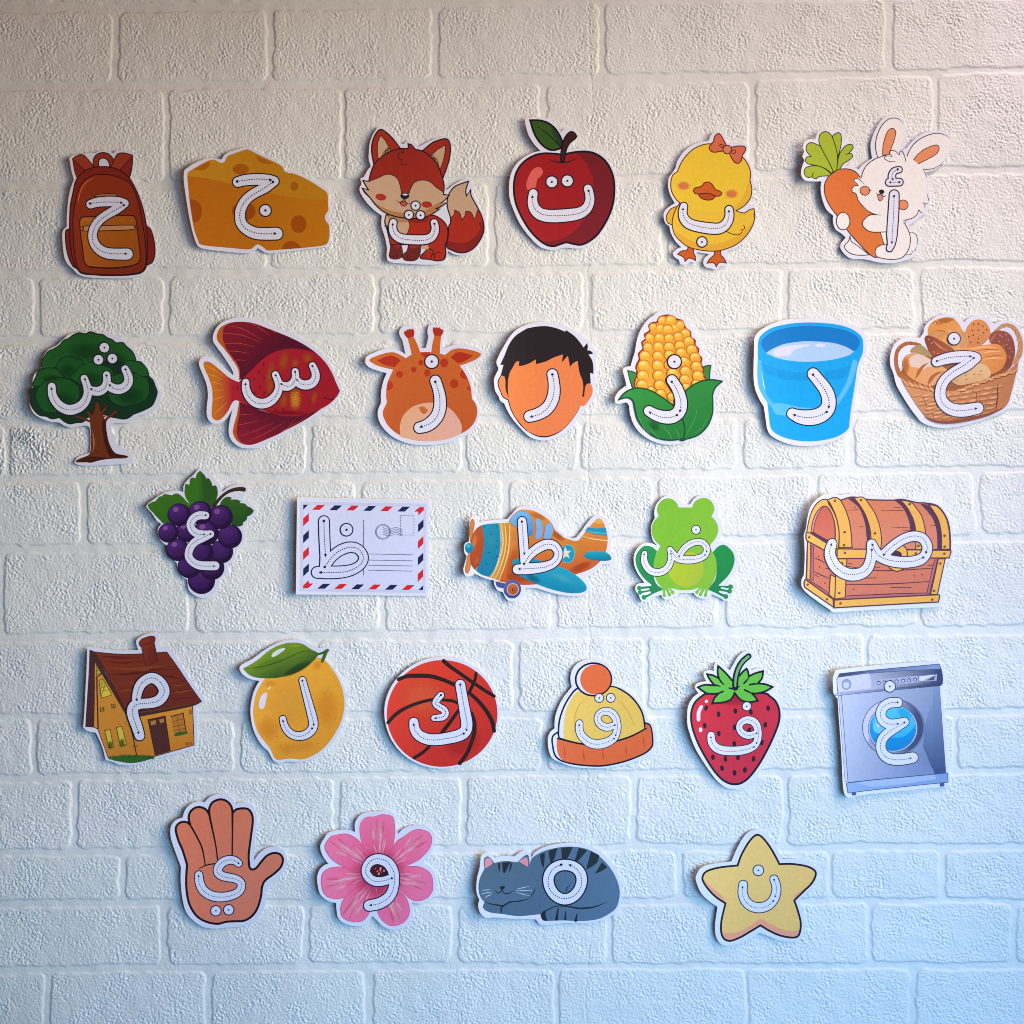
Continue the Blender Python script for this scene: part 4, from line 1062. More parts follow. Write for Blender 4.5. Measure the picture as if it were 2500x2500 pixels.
    for k in range(9):
        t = k / 8
        x, y = 960 + t * 740, 1190 - t * 310 + 40 * t * t
        c.L('%d,%d %d,%d %d,%d' % (x - 20, y + 12, x + 80, y + 10, x + 150, y - 50), '6 42 6', 'e4ac7c' if k % 2 else 'd69c6c')
        c.L('%d,%d %d,%d %d,%d' % (x - 20, y + 36, x + 85, y + 34, x + 160, y - 30), '3 11 3', ln)
    for r in range(6):
        yy = 1240 + r * 58
        for k in range(10):
            x = 478 + r * 40 + k * 138 + (r % 2) * 64
            if x > 1655 - r * 22:
                continue
            tt = (x - 900) / 800
            y = yy + 10 - 150 * max(0, tt) * (1 - r * 0.1) - 20 * max(0, -tt)
            y = min(y, 1570)
            c.L('%d,%d %d,%d %d,%d' % (x - 62, y + 8, x, y, x + 62, y - 16), '10 36 10', 'e0aa7c' if (k + r) % 2 else 'd49a6c')
            c.L('%d,%d %d,%d %d,%d' % (x - 64, y + 30, x, y + 24, x + 64, y + 4), '4 9 4', 'a2683f')
    for sp in ('1580,1085 1575,1300 1555,1440', '1292,1200 1295,1320', '565,1260 620,1390', '700,1480 720,1560', '920,1270 930,1330'):
        c.L(sp, '4 12 4', ln)
    c.L('600,1530 720,1588 900,1606 1150,1575 1450,1500 1640,1420', '10 40 46 46 40 10', '8e5040')
    c.letter([('752,790 900,745 1080,722 1220,722 1285,738', '126 142 150 146 128'),
              ('1285,738 1160,835 1000,925 880,1018 822,1110 802,1220 822,1310 885,1388 985,1438 1120,1448 1310,1415', '126 142 132 130 134 138 146 156 162 162 148')],
             dots=[(988, 480, 82)], guides=['755,783 900,740 1080,718 1230,718', '1252,740 1120,840 980,925 870,1020 815,1120 798,1230 820,1320 880,1395 980,1440 1110,1448 1305,1417'], ol=10, ink='3a3a52', gs=0.95)
    c.done()

# ------------------------------------------------------------------ third row
def grapes():
    c = Cut('grapes_cutout', 'bunch of purple grapes card with three green leaves and a bent stem', (340, 1130, 320), 'b9c3e4', 2.4, 0.6)
    c.card('122,630 158,588 238,528 328,466 428,426 560,406 652,430! 658,330 718,248 798,178 870,92 935,74 1015,126 1096,216 1156,296 1208,356 1222,428! 1300,364 1420,318 1535,313 1600,367 1600,437 1547,480 1460,490! 1566,556 1690,636 1734,712 1700,788 1617,858 1566,938 1520,975! 1556,1080 1530,1188 1448,1268! 1430,1338 1388,1438 1300,1498! 1300,1606 1228,1698 1170,1728! 1170,1838 1098,1930 1004,1984 900,1990 796,1944 722,1860 708,1724! 633,1676 573,1584 553,1476! 473,1394 422,1284 423,1226! 333,1154 283,1042 293,950 335,902! 266,852 196,742 126,662')
    for sp, col, g in (('900,115! 970,190 985,232! 1020,225 1060,280 1080,342! 1130,335 1157,430 1140,530 1080,640 900,700 780,640 700,540 668,440 680,308! 740,322! 750,240 790,215 832,227! 850,160', '2f641c', ('254e20', 895, 400, 905, 400)),
                       ('133,620! 210,570 242,572! 300,500 342,492! 380,460 482,477! 560,450 640,500 700,570 760,650 600,830 440,890 350,892! 300,832! 250,780 218,740! 160,680', '30621a', ('2a5a1e', 300, 640, 320, 760)),
                       ('1170,660! 1210,560 1290,500 1372,515! 1345,540 1440,540 1502,575! 1478,590 1550,600 1592,640! 1640,660 1688,705! 1650,760 1588,795! 1580,840 1518,888! 1535,905 1450,940 1280,850', '2b561e', ('1f4420', 1350, 680, 1380, 760))):
        c.part('grape_leaf')
        c.F(sp, col, g=g)
    c.part('stem')
    c.L('1085,665 1160,555 1260,458 1370,402 1480,385 1538,392', '50 48 42 46 56 66', '33261c')
    for x, y, r in ((915, 1735, 185), (1070, 1545, 168), (735, 1530, 158), (1210, 1310, 158), (900, 1320, 180), (570, 1280, 155), (1335, 1085, 165), (985, 1030, 175), (700, 1010, 145), (435, 1030, 135), (1200, 800, 165), (900, 735, 160), (592, 765, 155)):
        c.part('grape')
        r *= 1.07
        c.E(x, y, r, r, '281646', g=('1f1038', x - r * 0.4, y - r * 0.6, x + r * 0.5, y + r * 0.8), o='1c0e30', ow=5)
        c.E(x - r * 0.12, y - r * 0.14, r * 0.80, r * 0.78, '3c1f64', g=('2c174a', x - r * 0.3, y - r * 0.5, x + r * 0.3, y + r * 0.6))
        c.E(x - r * 0.24, y - r * 0.34, r * 0.56, r * 0.46, '42226c', g=('371d5c', x, y - r * 0.6, x, y + r * 0.2))
        if (x, y) in ((592, 765), (900, 735), (1200, 800), (435, 1030), (700, 1010), (985, 1030), (570, 1280)):
            c.E(x - r * 0.30, y - r * 0.47, r * 0.25, r * 0.22, '6e4290', rot=-25)
    c.letter([('975,775 880,775 805,815 758,890 764,955 805,1012 870,1045 960,1055 1045,1048', '112 118 116 112 112 116 118 112 104'),
              ('1048,1050 930,1110 830,1160 758,1240 727,1330 737,1400 792,1465 880,1508 1000,1518 1115,1518', '108 114 116 112 110 112 116 124 128 128')],
             guides=['980,772 880,772 800,812 752,890 760,960 800,1020 870,1052 975,1054', '1050,1047 930,1105 820,1165 745,1245 720,1330 730,1400 790,1470 880,1512 1000,1525 1120,1522'], ol=9, ink='1a1030', gs=0.85)
    c.done()

def postcard():
    c = Cut('postcard_cutout', 'airmail postcard with red and navy striped border, the only rectangular card', (700, 1180, 360), 'c6cbea', 3.0, 0.5)
    c.card('145,180! 1868,212! 1852,1482! 128,1452!')
    ink = '1a1e34'
    c.part('border_frame')
    c.F('185,240! 1832,266! 1812,1440! 175,1412!', 'b4bce4')
    c.F('228,282! 1792,310! 1782,1396! 222,1380!', 'bcc4ee')
    cols = ('c02430', '1a2450')
    for i, (x, y) in enumerate(((422, 315), (645, 320), (866, 323), (1089, 328), (1309, 333), (1532, 337))):
        c.part('border_stripe')
        c.F('%d,%d! %d,%d! %d,%d! %d,%d!' % (x - 85, y + 32, x - 16, y - 32, x + 84, y - 30, x + 12, y + 33), cols[i % 2])
    for i, (x, y) in enumerate(((488, 1347), (708, 1350), (930, 1355), (1151, 1358), (1370, 1362), (1590, 1365))):
        c.part('border_stripe')
        c.F('%d,%d! %d,%d! %d,%d! %d,%d!' % (x - 85, y + 32, x - 12, y - 32, x + 85, y - 31, x + 14, y + 32), cols[(i + 1) % 2])
    for i, (x, y) in enumerate(((260, 475), (260, 697), (260, 915), (260, 1132))):
        c.part('border_stripe')
        c.F('%d,%d! %d,%d! %d,%d! %d,%d!' % (x - 37, y - 15, x + 36, y - 85, x + 36, y + 15, x - 37, y + 86), cols[i % 2])
    for i, (x, y) in enumerate(((1756, 556), (1754, 776), (1753, 992), (1751, 1208))):
        c.part('border_stripe')
        c.F('%d,%d! %d,%d! %d,%d! %d,%d!' % (x - 35, y - 16, x + 36, y - 85, x + 35, y + 14, x - 35, y + 85), cols[(i + 1) % 2])
    for sp, k in (('225,280! 290,280! 225,342!', 1), ('1668,370! 1740,312! 1795,310! 1795,350! 1727,420! 1722,370!', 0), ('222,1337! 292,1268! 300,1308! 354,1310! 285,1372! 222,1374!', 0), ('1786,1340! 1786,1398! 1727,1398!', 1)):
        c.part('border_stripe')
        c.F(sp, cols[k])
    c.part('divider_line')
    c.L('1007,480! 1007,1200!', 8, '4a5070')
    for sp in ('1070,925! 1645,936!', '1075,1005! 1645,1016!', '1075,1073! 1645,1083!', '1070,1138! 1645,1151!'):
        c.part('address_line')
        c.L(sp, 7, '3c4262')
    c.part('stamp_box')
    for a, b in (((1490, 422), (1668, 424)), ((1668, 424), (1667, 678)), ((1667, 678), (1490, 676)), ((1490, 676), (1490, 422))):
        T = math.hypot(b[0] - a[0], b[1] - a[1])
        k = int(T / 36)
        for i in range(k + 1):
            t0, t1 = i * 36 / T, min(1, (i * 36 + 17) / T)
            c.L('%f,%f! %f,%f!' % (a[0] + (b[0] - a[0]) * t0, a[1] + (b[1] - a[1]) * t0, a[0] + (b[0] - a[0]) * t1, a[1] + (b[1] - a[1]) * t1), 6, '3a4060')
    c.part('postmark')
    for r in (98, 86):
        q = [(1262 + r * math.cos(t), 635 + r * math.sin(t)) for t in (i * math.pi / 24 for i in range(48))]
        c._ribbon(q, [5] * 48, '565c80', True)
    for i in range(5):
        y = 578 + i * 22
        c.L('1262,%d 1300,%d 1350,%d 1425,%d 1480,%d 1522,%d' % (y, y + 14, y + 24, y - 2, y + 14, y + 24), 5, '5a6084')
    c.letter([('492,495 497,700 508,960 500,1085', '128 128 126 120'),
              ('500,1090 585,975 690,885 820,838 930,858 998,935 1000,1015 945,1085 840,1138 690,1163 520,1165 405,1165', '120 118 124 128 122 112 112 122 140 150 154 140')],
             dots=[(785, 608, 80)], guides=['490,492 497,700 512,965', '500,1095 600,960 700,880 830,836 940,860 998,940 998,1015 945,1080 840,1140 690,1165 425,1166'],
             ol=11, ink='12182c', gs=1.05, fill='bcc4ee')
    c.done()

def plane():
    c = Cut('plane_cutout', 'orange and teal propeller plane card with a star roundel', (1125, 1180, 380), 'dce1fa', 1.9, 0.6)
    c.card('42,790 58,740 103,722! 106,560 121,440 163,400 214,436 218,478! 400,456 578,442! 637,377 718,296 850,280 1002,315 1125,405 1196,487 1216,566! 1294,645 1380,684 1438,664! 1496,594 1566,494 1655,404 1750,403 1826,465 1857,600 1867,720 1857,838! 1912,876 1918,950 1866,996 1766,1006! 1655,1107 1537,1176! 1608,1250 1598,1344 1504,1392 1350,1397 1198,1377 1048,1337 938,1300! 797,1296! 797,1375 744,1438 640,1468 566,1436 520,1346! 456,1326 414,1252 413,1204! 298,1176 170,1117! 140,1147 66,1147 34,1082 45,1010 76,904! 46,854')
    B1 = '1c94ba'
    c.part('propeller_blade')
    c.F('122,730! 105,600 130,460 155,448 170,500 152,620 142,730!', 'c87c3c', '94502a', 6)
    c.part('propeller_blade')
    c.F('93,865! 128,885! 125,1000 102,1090 75,1117 55,1080 65,1000', 'c87c3c', '94502a', 6)
    c.part('fuselage')
    c.F('580,500! 620,430 700,350 770,325 900,340 1020,400 1110,470 1162,560! 1230,640 1330,690 1440,715 1510,650 1560,580 1640,490 1700,438 1750,450 1790,530 1822,650 1817,780 1780,900 1720,980 1600,1070 1400,1142 1200,1222 900,1257 700,1257 470,1215! 540,1000 580,800 590,620', 'd8903e', g=('c05424', 900, 560, 960, 1200))
    c.B(780, 650, 180, 120, 'd4a050', al=0.7)
    c.B(650, 1000, 90, 260, 'b85420', rot=10, al=0.5)
    c.B(740, 1160, 200, 80, 'b04a24', al=0.8)
    c.B(1490, 1040, 170, 60, 'b44824', rot=-25, al=0.7)
    c.B(1400, 800, 160, 110, 'd8a04c', al=0.6)
    c.B(960, 410, 120, 45, 'c8702a', rot=25, al=0.6)
    c.B(1200, 650, 120, 50, 'b45420', rot=35, al=0.7)
    c.part('nose_cone')
    c.F('150,640 200,560 262,520! 292,700 270,880 222,1010 180,1072! 130,1000 120,850 132,720', 'b4501e', '8a3a1a', 5, g=('a2401c', 150, 700, 260, 900))
    c.B(170, 720, 40, 130, 'd88438', rot=10, al=0.8)
    c.B(200, 950, 40, 90, 'd06a34', rot=15, al=0.6)
    c.part('cowl_band')
    c.F('258,518! 350,502 475,494! 492,650 492,800 462,950 412,1080 350,1162! 260,1132 188,1082! 250,950 285,780 283,640', '1c8cb0', g=('1678a0', 350, 600, 330, 1100))
    c.B(380, 700, 80, 180, '3aa8c4', al=0.5)
    for x, y in ((295, 535), (445, 532), (375, 630), (455, 712), (450, 785), (350, 860), (445, 905), (320, 1000)):
        c.E(x, y, 9, 9, '144a60')
    c.part('yellow_band')
    c.F('470,494! 602,488! 612,620 602,780 572,950 522,1090 482,1208! 350,1165! 430,1060 482,900 502,720 492,590', 'd0a050', g=('b88038', 480, 700, 560, 720))
    for sp in ('500,495 525,700 500,880 440,1060 375,1170', '545,492 562,700 535,900 475,1080 425,1185', '598,490 606,640 590,830 550,1000 505,1120 475,1205'):
        c.L(sp, '8 16 16 14 10', 'e8c478')
    c.part('propeller_hub')
    c.E(105, 800, 52, 64, '1c92bc', g=('14709c', 90, 760, 110, 860))
    c.E(95, 775, 18, 18, '54b8d4')
    for sp, g in (('608,467 680,370 760,343 850,375 892,450 907,560 892,640 830,655 700,560', ('3a84cc', 760, 380, 850, 640)), ('925,448 955,436 995,450 1017,520 1012,640 980,690 920,682 918,650 937,580', ('76a4e4', 960, 450, 960, 680)), ('1060,500 1095,490 1130,508 1147,580 1132,650 1110,690 1030,687 1035,620', ('78a6e6', 1100, 500, 1080, 680))):
        c.part('window')
        c.F(sp, '74b4ee', 'c07a3c', 9, g=g)
    c.part('tail_stripe')
    c.F('1640,490! 1700,440 1750,452 1772,492! 1700,505', 'dcaa54')
    c.part('tail_stripe')
    c.F('1575,545! 1680,557 1800,550! 1817,652! 1680,632 1545,592!', B1)
    c.L('1560,585 1680,612 1812,622', '4 12 6', '6cc4d8')
    c.part('tail_stripe')
    c.L('1515,660 1650,692 1817,712', '6 13 10', 'ecd0a0')
    c.part('roundel')
    c.E(1325, 875, 86, 112, '1a96b8', o='64bccc', ow=8)
    q = []
    for i in range(10):
        r = 76 if i % 2 == 0 else 31
        a = math.radians(-95 + 36 * i)
        q.append((1302 + r * math.cos(a), 868 + r * 1.12 * math.sin(a)))
    c.F('', 'd8dcc4', raw=q)
    c.part('tailplane')
    c.F('1532,890 1580,850 1700,843 1800,855 1857,900 1868,945 1800,962 1680,957 1580,940', '1ea0be', g=('147898', 1650, 850, 1660, 960))
    c.part('wing')
    c.F('635,995! 660,945 850,933 1010,965 900,990 700,1010', '1a90b0')
    c.part('wing')
    c.F('735,1142 900,1100 1080,1060 1220,1040 1350,1090 1480,1180 1552,1260 1560,1320 1500,1357 1350,1362 1150,1322 950,1252 800,1180', '1ea0c4', g=('0e80a8', 1100, 1080, 1050, 1330))
    c.B(1250, 1170, 260, 60, '4cbcd8', rot=22, al=0.6)
    c.B(900, 1180, 120, 50, '12688c', rot=25, al=0.6)
    c.part('wheel')
    c.F('430,1212! 560,1245! 545,1305! 455,1282', '48508e')
    c.E(640, 1312, 108, 116, '5664a4', g=('384478', 600, 1220, 680, 1430))
    c.E(645, 1315, 74, 76, 'c8c4dc')
    c.E(645, 1315, 66, 68, 'c06a34', g=('a84c24', 620, 1250, 660, 1380))
    c.E(650, 1318, 17, 19, '3a2828')
    c.E(652, 1316, 7, 8, 'c88850')
    c.letter([('760,470 772,640 785,820 790,965', '104 108 110 100'), ('790,975 850,895 935,820 1050,762 1145,768 1205,835 1207,912 1150,990 1040,1035 900,1055 705,1068', '96 104 114 118 108 98 100 112 126 134 118')],
             guides=['757,475 772,650 790,890', '785,998 850,900 930,820 1050,760 1150,768 1210,840 1210,920 1150,995 1040,1040 900,1055 710,1064'], ol=10, ink='1e1c30', gs=0.9)
    c.done()

def frog():
    c = Cut('frog_cutout', 'bright green sitting frog card without eyes', (1530, 1190, 290), 'dee2f8', 1.8, 0.5)
    c.card('392,700 407,588 456,500! 446,400 476,286 556,184 658,132 782,148 876,214 906,276! 1034,276! 1086,194 1168,132 1282,122 1406,172 1478,276 1498,380 1479,458! 1538,556 1558,680 1538,804 1480,894! 1560,892 1684,922 1777,1016 1818,1150 1798,1304 1727,1444 1632,1558! 1724,1564 1768,1618 1748,1704 1688,1746 1677,1817 1610,1848 1516,1797 1384,1738! 1365,1797 1292,1818 1178,1798 1104,1748 1094,1718! 864,1722! 793,1768 751,1808 638,1828 574,1786 562,1748! 420,1788 350,1838 268,1858 213,1806 193,1743 142,1682 142,1607 186,1563 290,1552! 193,1424 122,1272 112,1120 163,996 265,913 380,902 504,952! 423,858')
    D = '22924a'
    for leg, toes in (('600,1660! 480,1560 440,1400 470,1100 505,1050! 430,980 350,950 270,955 190,1030 140,1130 150,1260 210,1390 300,1500 400,1582! 390,1600 230,1615 225,1650 350,1640! 370,1655 340,1670 235,1685 235,1715 370,1690! 395,1700 380,1725 280,1765 295,1800 450,1720!', ((200, 1635, 38), (215, 1705, 38), (278, 1785, 40))),
                      ('1320,1660! 1440,1500 1460,1300 1400,1055! 1480,970 1570,932 1650,970 1730,1060 1757,1170 1730,1300 1650,1440 1500,1592! 1510,1600 1670,1605 1665,1640 1550,1622! 1530,1635 1560,1652 1650,1672 1645,1702 1520,1680! 1500,1690 1520,1712 1605,1752 1590,1790 1450,1720!', ((1690, 1618, 40), (1675, 1690, 38), (1615, 1775, 40)))):
        c.part('hind_leg')
        c.F(leg, D, g=('1f864a', 300, 1000, 300, 1600))
        for x, y, r in toes:
            c.E(x, y, r, r, D)
    c.part('body')
    c.F('545,955! 480,1080 440,1220 445,1380 480,1510 540,1600 585,1650! 590,1740 632,1745! 628,1660! 680,1745 715,1735! 675,1635! 735,1700 765,1690! 715,1635! 850,1668 950,1673 1080,1663 1190,1630! 1130,1690 1160,1710! 1228,1635! 1185,1735 1220,1745! 1290,1645! 1268,1745 1305,1750! 1340,1640 1400,1560 1450,1430 1467,1280 1440,1130 1355,975! 1200,1000', '7cbc34', g=('84c03c', 500, 1200, 1400, 1300))
    for x, y in ((612, 1755), (695, 1745), (750, 1710), (1145, 1705), (1202, 1742), (1285, 1752)):
        c.E(x, y, 28, 30, '7cbc38')
    c.part('belly')
    c.E(965, 1325, 288, 298, 'b0c830', g=('a8c038', 700, 1200, 1200, 1300))
    c.part('head')
    c.F('840,325! 1065,325! 1090,260 1150,200 1250,170 1350,200 1410,280 1427,370 1380,470! 1450,550 1492,660 1472,780 1400,890 1300,980 1100,1040 800,1040 600,980 480,890 420,790 403,680 430,570 520,462! 490,380 508,290 570,210 660,176 750,195 820,260', '78ba30', g=('82c038', 500, 500, 1300, 700))
    c.letter([('855,1120 920,1015 1010,935 1125,888 1235,900 1302,980 1292,1070 1230,1133 1100,1172 960,1178 850,1160 775,1105 705,1010', '96 98 98 98 96 98 102 108 116 120 118 112 88'),
              ('708,1015 722,1110 715,1200 675,1290 600,1358 500,1383 395,1358 318,1280 280,1180 288,1075', '90 94 98 104 110 114 112 108 104 88')],
             dots=[(1128, 688, 70)], guides=['855,1120 920,1010 1010,930 1130,884 1240,898 1305,980 1298,1060', '1277,1098 1200,1150 1080,1172 960,1175 850,1158 775,1105 712,1020', '720,1080 728,1180 680,1290 600,1360 500,1385 390,1360 310,1280 275,1190 283,1070'], ol=10, ink='1e3020', gs=0.8)
    c.done()

def chest():
    c = Cut('treasure_chest_cutout', 'wooden treasure chest card with yellow bands and rivets, right end of the third row', (1930, 1170, 410), 'dce4f8', 2.8, 0.9)
    K = '5a3446'
    ye, wd = 'eab658', 'd2805c'
    c.card('132,640 157,560 177,430 217,310 308,212 428,166 562,182! 700,166 852,181 1052,196 1302,211 1503,236 1646,266 1767,356 1838,480 1868,640 1858,780 1878,830 1858,923 1797,966 1777,1104 1747,1282! 1768,1332 1758,1426 1686,1468 1402,1483 1000,1503 700,1518 498,1528 427,1487 296,1398 176,1308 113,1234 108,1150 134,1098! 144,900 140,722!')
    c.part('chest_end')
    c.F('165,620! 190,480 240,340 320,250 400,232 470,285 530,420 552,600 545,810! 420,745 200,645!', ye, K, 14)
    c.F('215,620! 240,480 290,370 370,308 430,340 480,440 505,560 505,720!', 'd8988c', K, 12)
    c.F('245,605! 265,490 310,380 375,312 430,345 478,445 500,560 500,690! 420,700', 'c4624c', K, 9, g=('ce745e', 350, 400, 420, 680))
    c.F('175,700! 530,885! 510,1395! 160,1150!', 'ce7860', K, 14)
    c.F('180,715! 212,730! 205,1160! 170,1135!', ye, K, 9)
    c.F('225,760! 250,770! 245,1165! 215,1150!', 'b86a74', K, 8)
    for sp in ('265,905 330,930 380,960', '260,1060 340,1100 440,1140', '265,1095 310,1120', '215,1170 330,1240 430,1310', '395,1025 440,1030'):
        c.L(sp, '10 13 8', K)
    for x, y in ((308, 885), (322, 1005), (385, 1192)):
        c.E(x, y, 9, 9, K)
    c.part('chest_lid')
    c.F('480,212! 560,240 700,205 880,232 1050,240 1190,240 1280,232 1450,268 1560,275 1690,310 1790,440 1830,600 1838,810! 540,810! 560,600 500,400 420,260', wd, K, 16, g=('d88a72', 900, 300, 1000, 780))
    for sp in ('640,357 770,350', '700,320 745,320', '778,547 830,547', '1035,362 1290,358', '1175,322 1265,328', '1150,550 1375,560', '1290,588 1380,590', '1565,398 1610,402', '1605,527 1670,535'):
        c.L(sp, '4 11 8', K)
    c.part('lid_band')
    c.F('408,237! 480,213 540,220 600,300 660,450 692,620 702,785! 548,785! 550,600 510,420 450,290', ye, K, 13)
    for shade, band in (('650,222! 722,212! 805,310 875,440 912,640 902,790! 872,680! 850,500 780,330', '722,214! 830,208 900,290 970,400 1022,540 1045,700 1032,810! 920,810! 918,620 870,440 800,310'),
                        ('1190,240! 1262,236! 1342,330 1412,470 1440,620! 1382,640! 1360,480 1290,330', '1260,238! 1380,263 1450,340 1512,440 1552,620 1545,810! 1440,810! 1440,620 1412,470 1340,330'),
                        ('1488,282! 1592,292! 1682,440 1727,620 1732,805! 1688,805! 1680,600 1620,430', '1590,293! 1690,318 1782,440 1822,600 1832,805! 1735,805! 1732,620 1690,450')):
        c.part('lid_band')
        c.F(shade, '5a3450')
        c.F(band, ye, K, 12)
    c.part('chest_front')
    c.F('515,900! 1775,905! 1690,1330! 505,1390!', 'd6825e', K, 14, g=('ce7864', 800, 950, 900, 1350))
    for sp in ('650,1000 950,1045 1200,1050 1640,1022', '640,1212 1100,1205 1590,1178', '640,1342 1100,1322 1570,1308', '655,970 710,975', '930,1010 1025,1012', '830,1137 990,1135', '1155,1245 1390,1243', '1580,990 1640,990'):
        c.L(sp, '9 13 9', K)
    c.F('640,1350! 1580,1312! 1610,1325! 640,1370!', 'b46a78')
    c.F('1655,930! 1690,925! 1600,1320! 1570,1310!', 'b86c78', K, 8)
    for x, y in ((725, 1266), (1425, 1112), (1517, 1097)):
        c.E(x, y, 9, 8, K)
    c.part('corner_post')
    c.F('450,1095! 512,1125! 500,1378! 435,1328!', ye, K, 12)
    c.F('545,915! 642,915! 625,1362! 503,1376! 510,1130!', ye, K, 13)
    c.part('corner_post')
    c.F('1700,915! 1778,915! 1692,1325! 1612,1325!', ye, K, 13)
    c.part('chest_belt')
    c.F('232,598! 420,700! 408,740! 200,650!', '56304a')
    c.F('160,612! 200,615 405,735 510,788! 505,890! 390,822 172,705! 158,680', ye, K, 13)
    c.F('528,800! 1832,818! 1845,832 1824,905! 528,912!', ye, K, 14)
    c.part('chest_base')
    c.F('150,1148! 482,1380! 486,1468! 142,1235! 138,1180', ye, K, 14)
    c.F('495,1388! 1700,1328! 1718,1340 1702,1412! 495,1478!', ye, K, 15)
    c.part('lock_plate')
    c.F('1135,1020! 1150,860 1200,770 1270,755 1330,800 1340,900 1300,1030! 1220,1060', ye, K, 13)
    c.E(1222, 872, 58, 48, '4c2a44')
    c.part('rivets')
    for x, y in ((500, 247), (805, 240), (1368, 285), (615, 607), (610, 757), (968, 622), (195, 665), (620, 845), (1770, 648), (1772, 775), (1768, 855), (585, 962), (1722, 968), (1652, 1283), (1632, 1385), (555, 1307), (570, 1427), (410, 1378), (180, 1207), (1470, 765), (1440, 853)):
        c.E(x, y, 15, 14, '5c4038', rot=-20)
        c.E(x - 2, y - 3, 8, 7, '8a6a54')
    c.letter([('1070,868 1180,765 1300,687 1420,655 1515,680 1568,760 1560,850 1490,925 1340,955 1190,945 1060,905 985,850 930,745', '108 106 106 108 108 108 112 118 122 122 118 118 104'),
              ('928,745 930,840 915,940 875,1030 800,1085 690,1098 590,1065 500,990 448,890 445,810 468,738', '104 112 116 122 126 130 130 130 126 120 104')],
             guides=['1070,868 1180,760 1300,685 1420,652 1520,680 1570,770 1552,860', '1525,900 1400,945 1200,942 1060,905 980,845 930,735', '930,810 922,930 880,1030 800,1080 690,1097 590,1068 500,990 445,890 440,800 465,735'], ol=9, ink='3a3a56', gs=0.85)
    c.done()

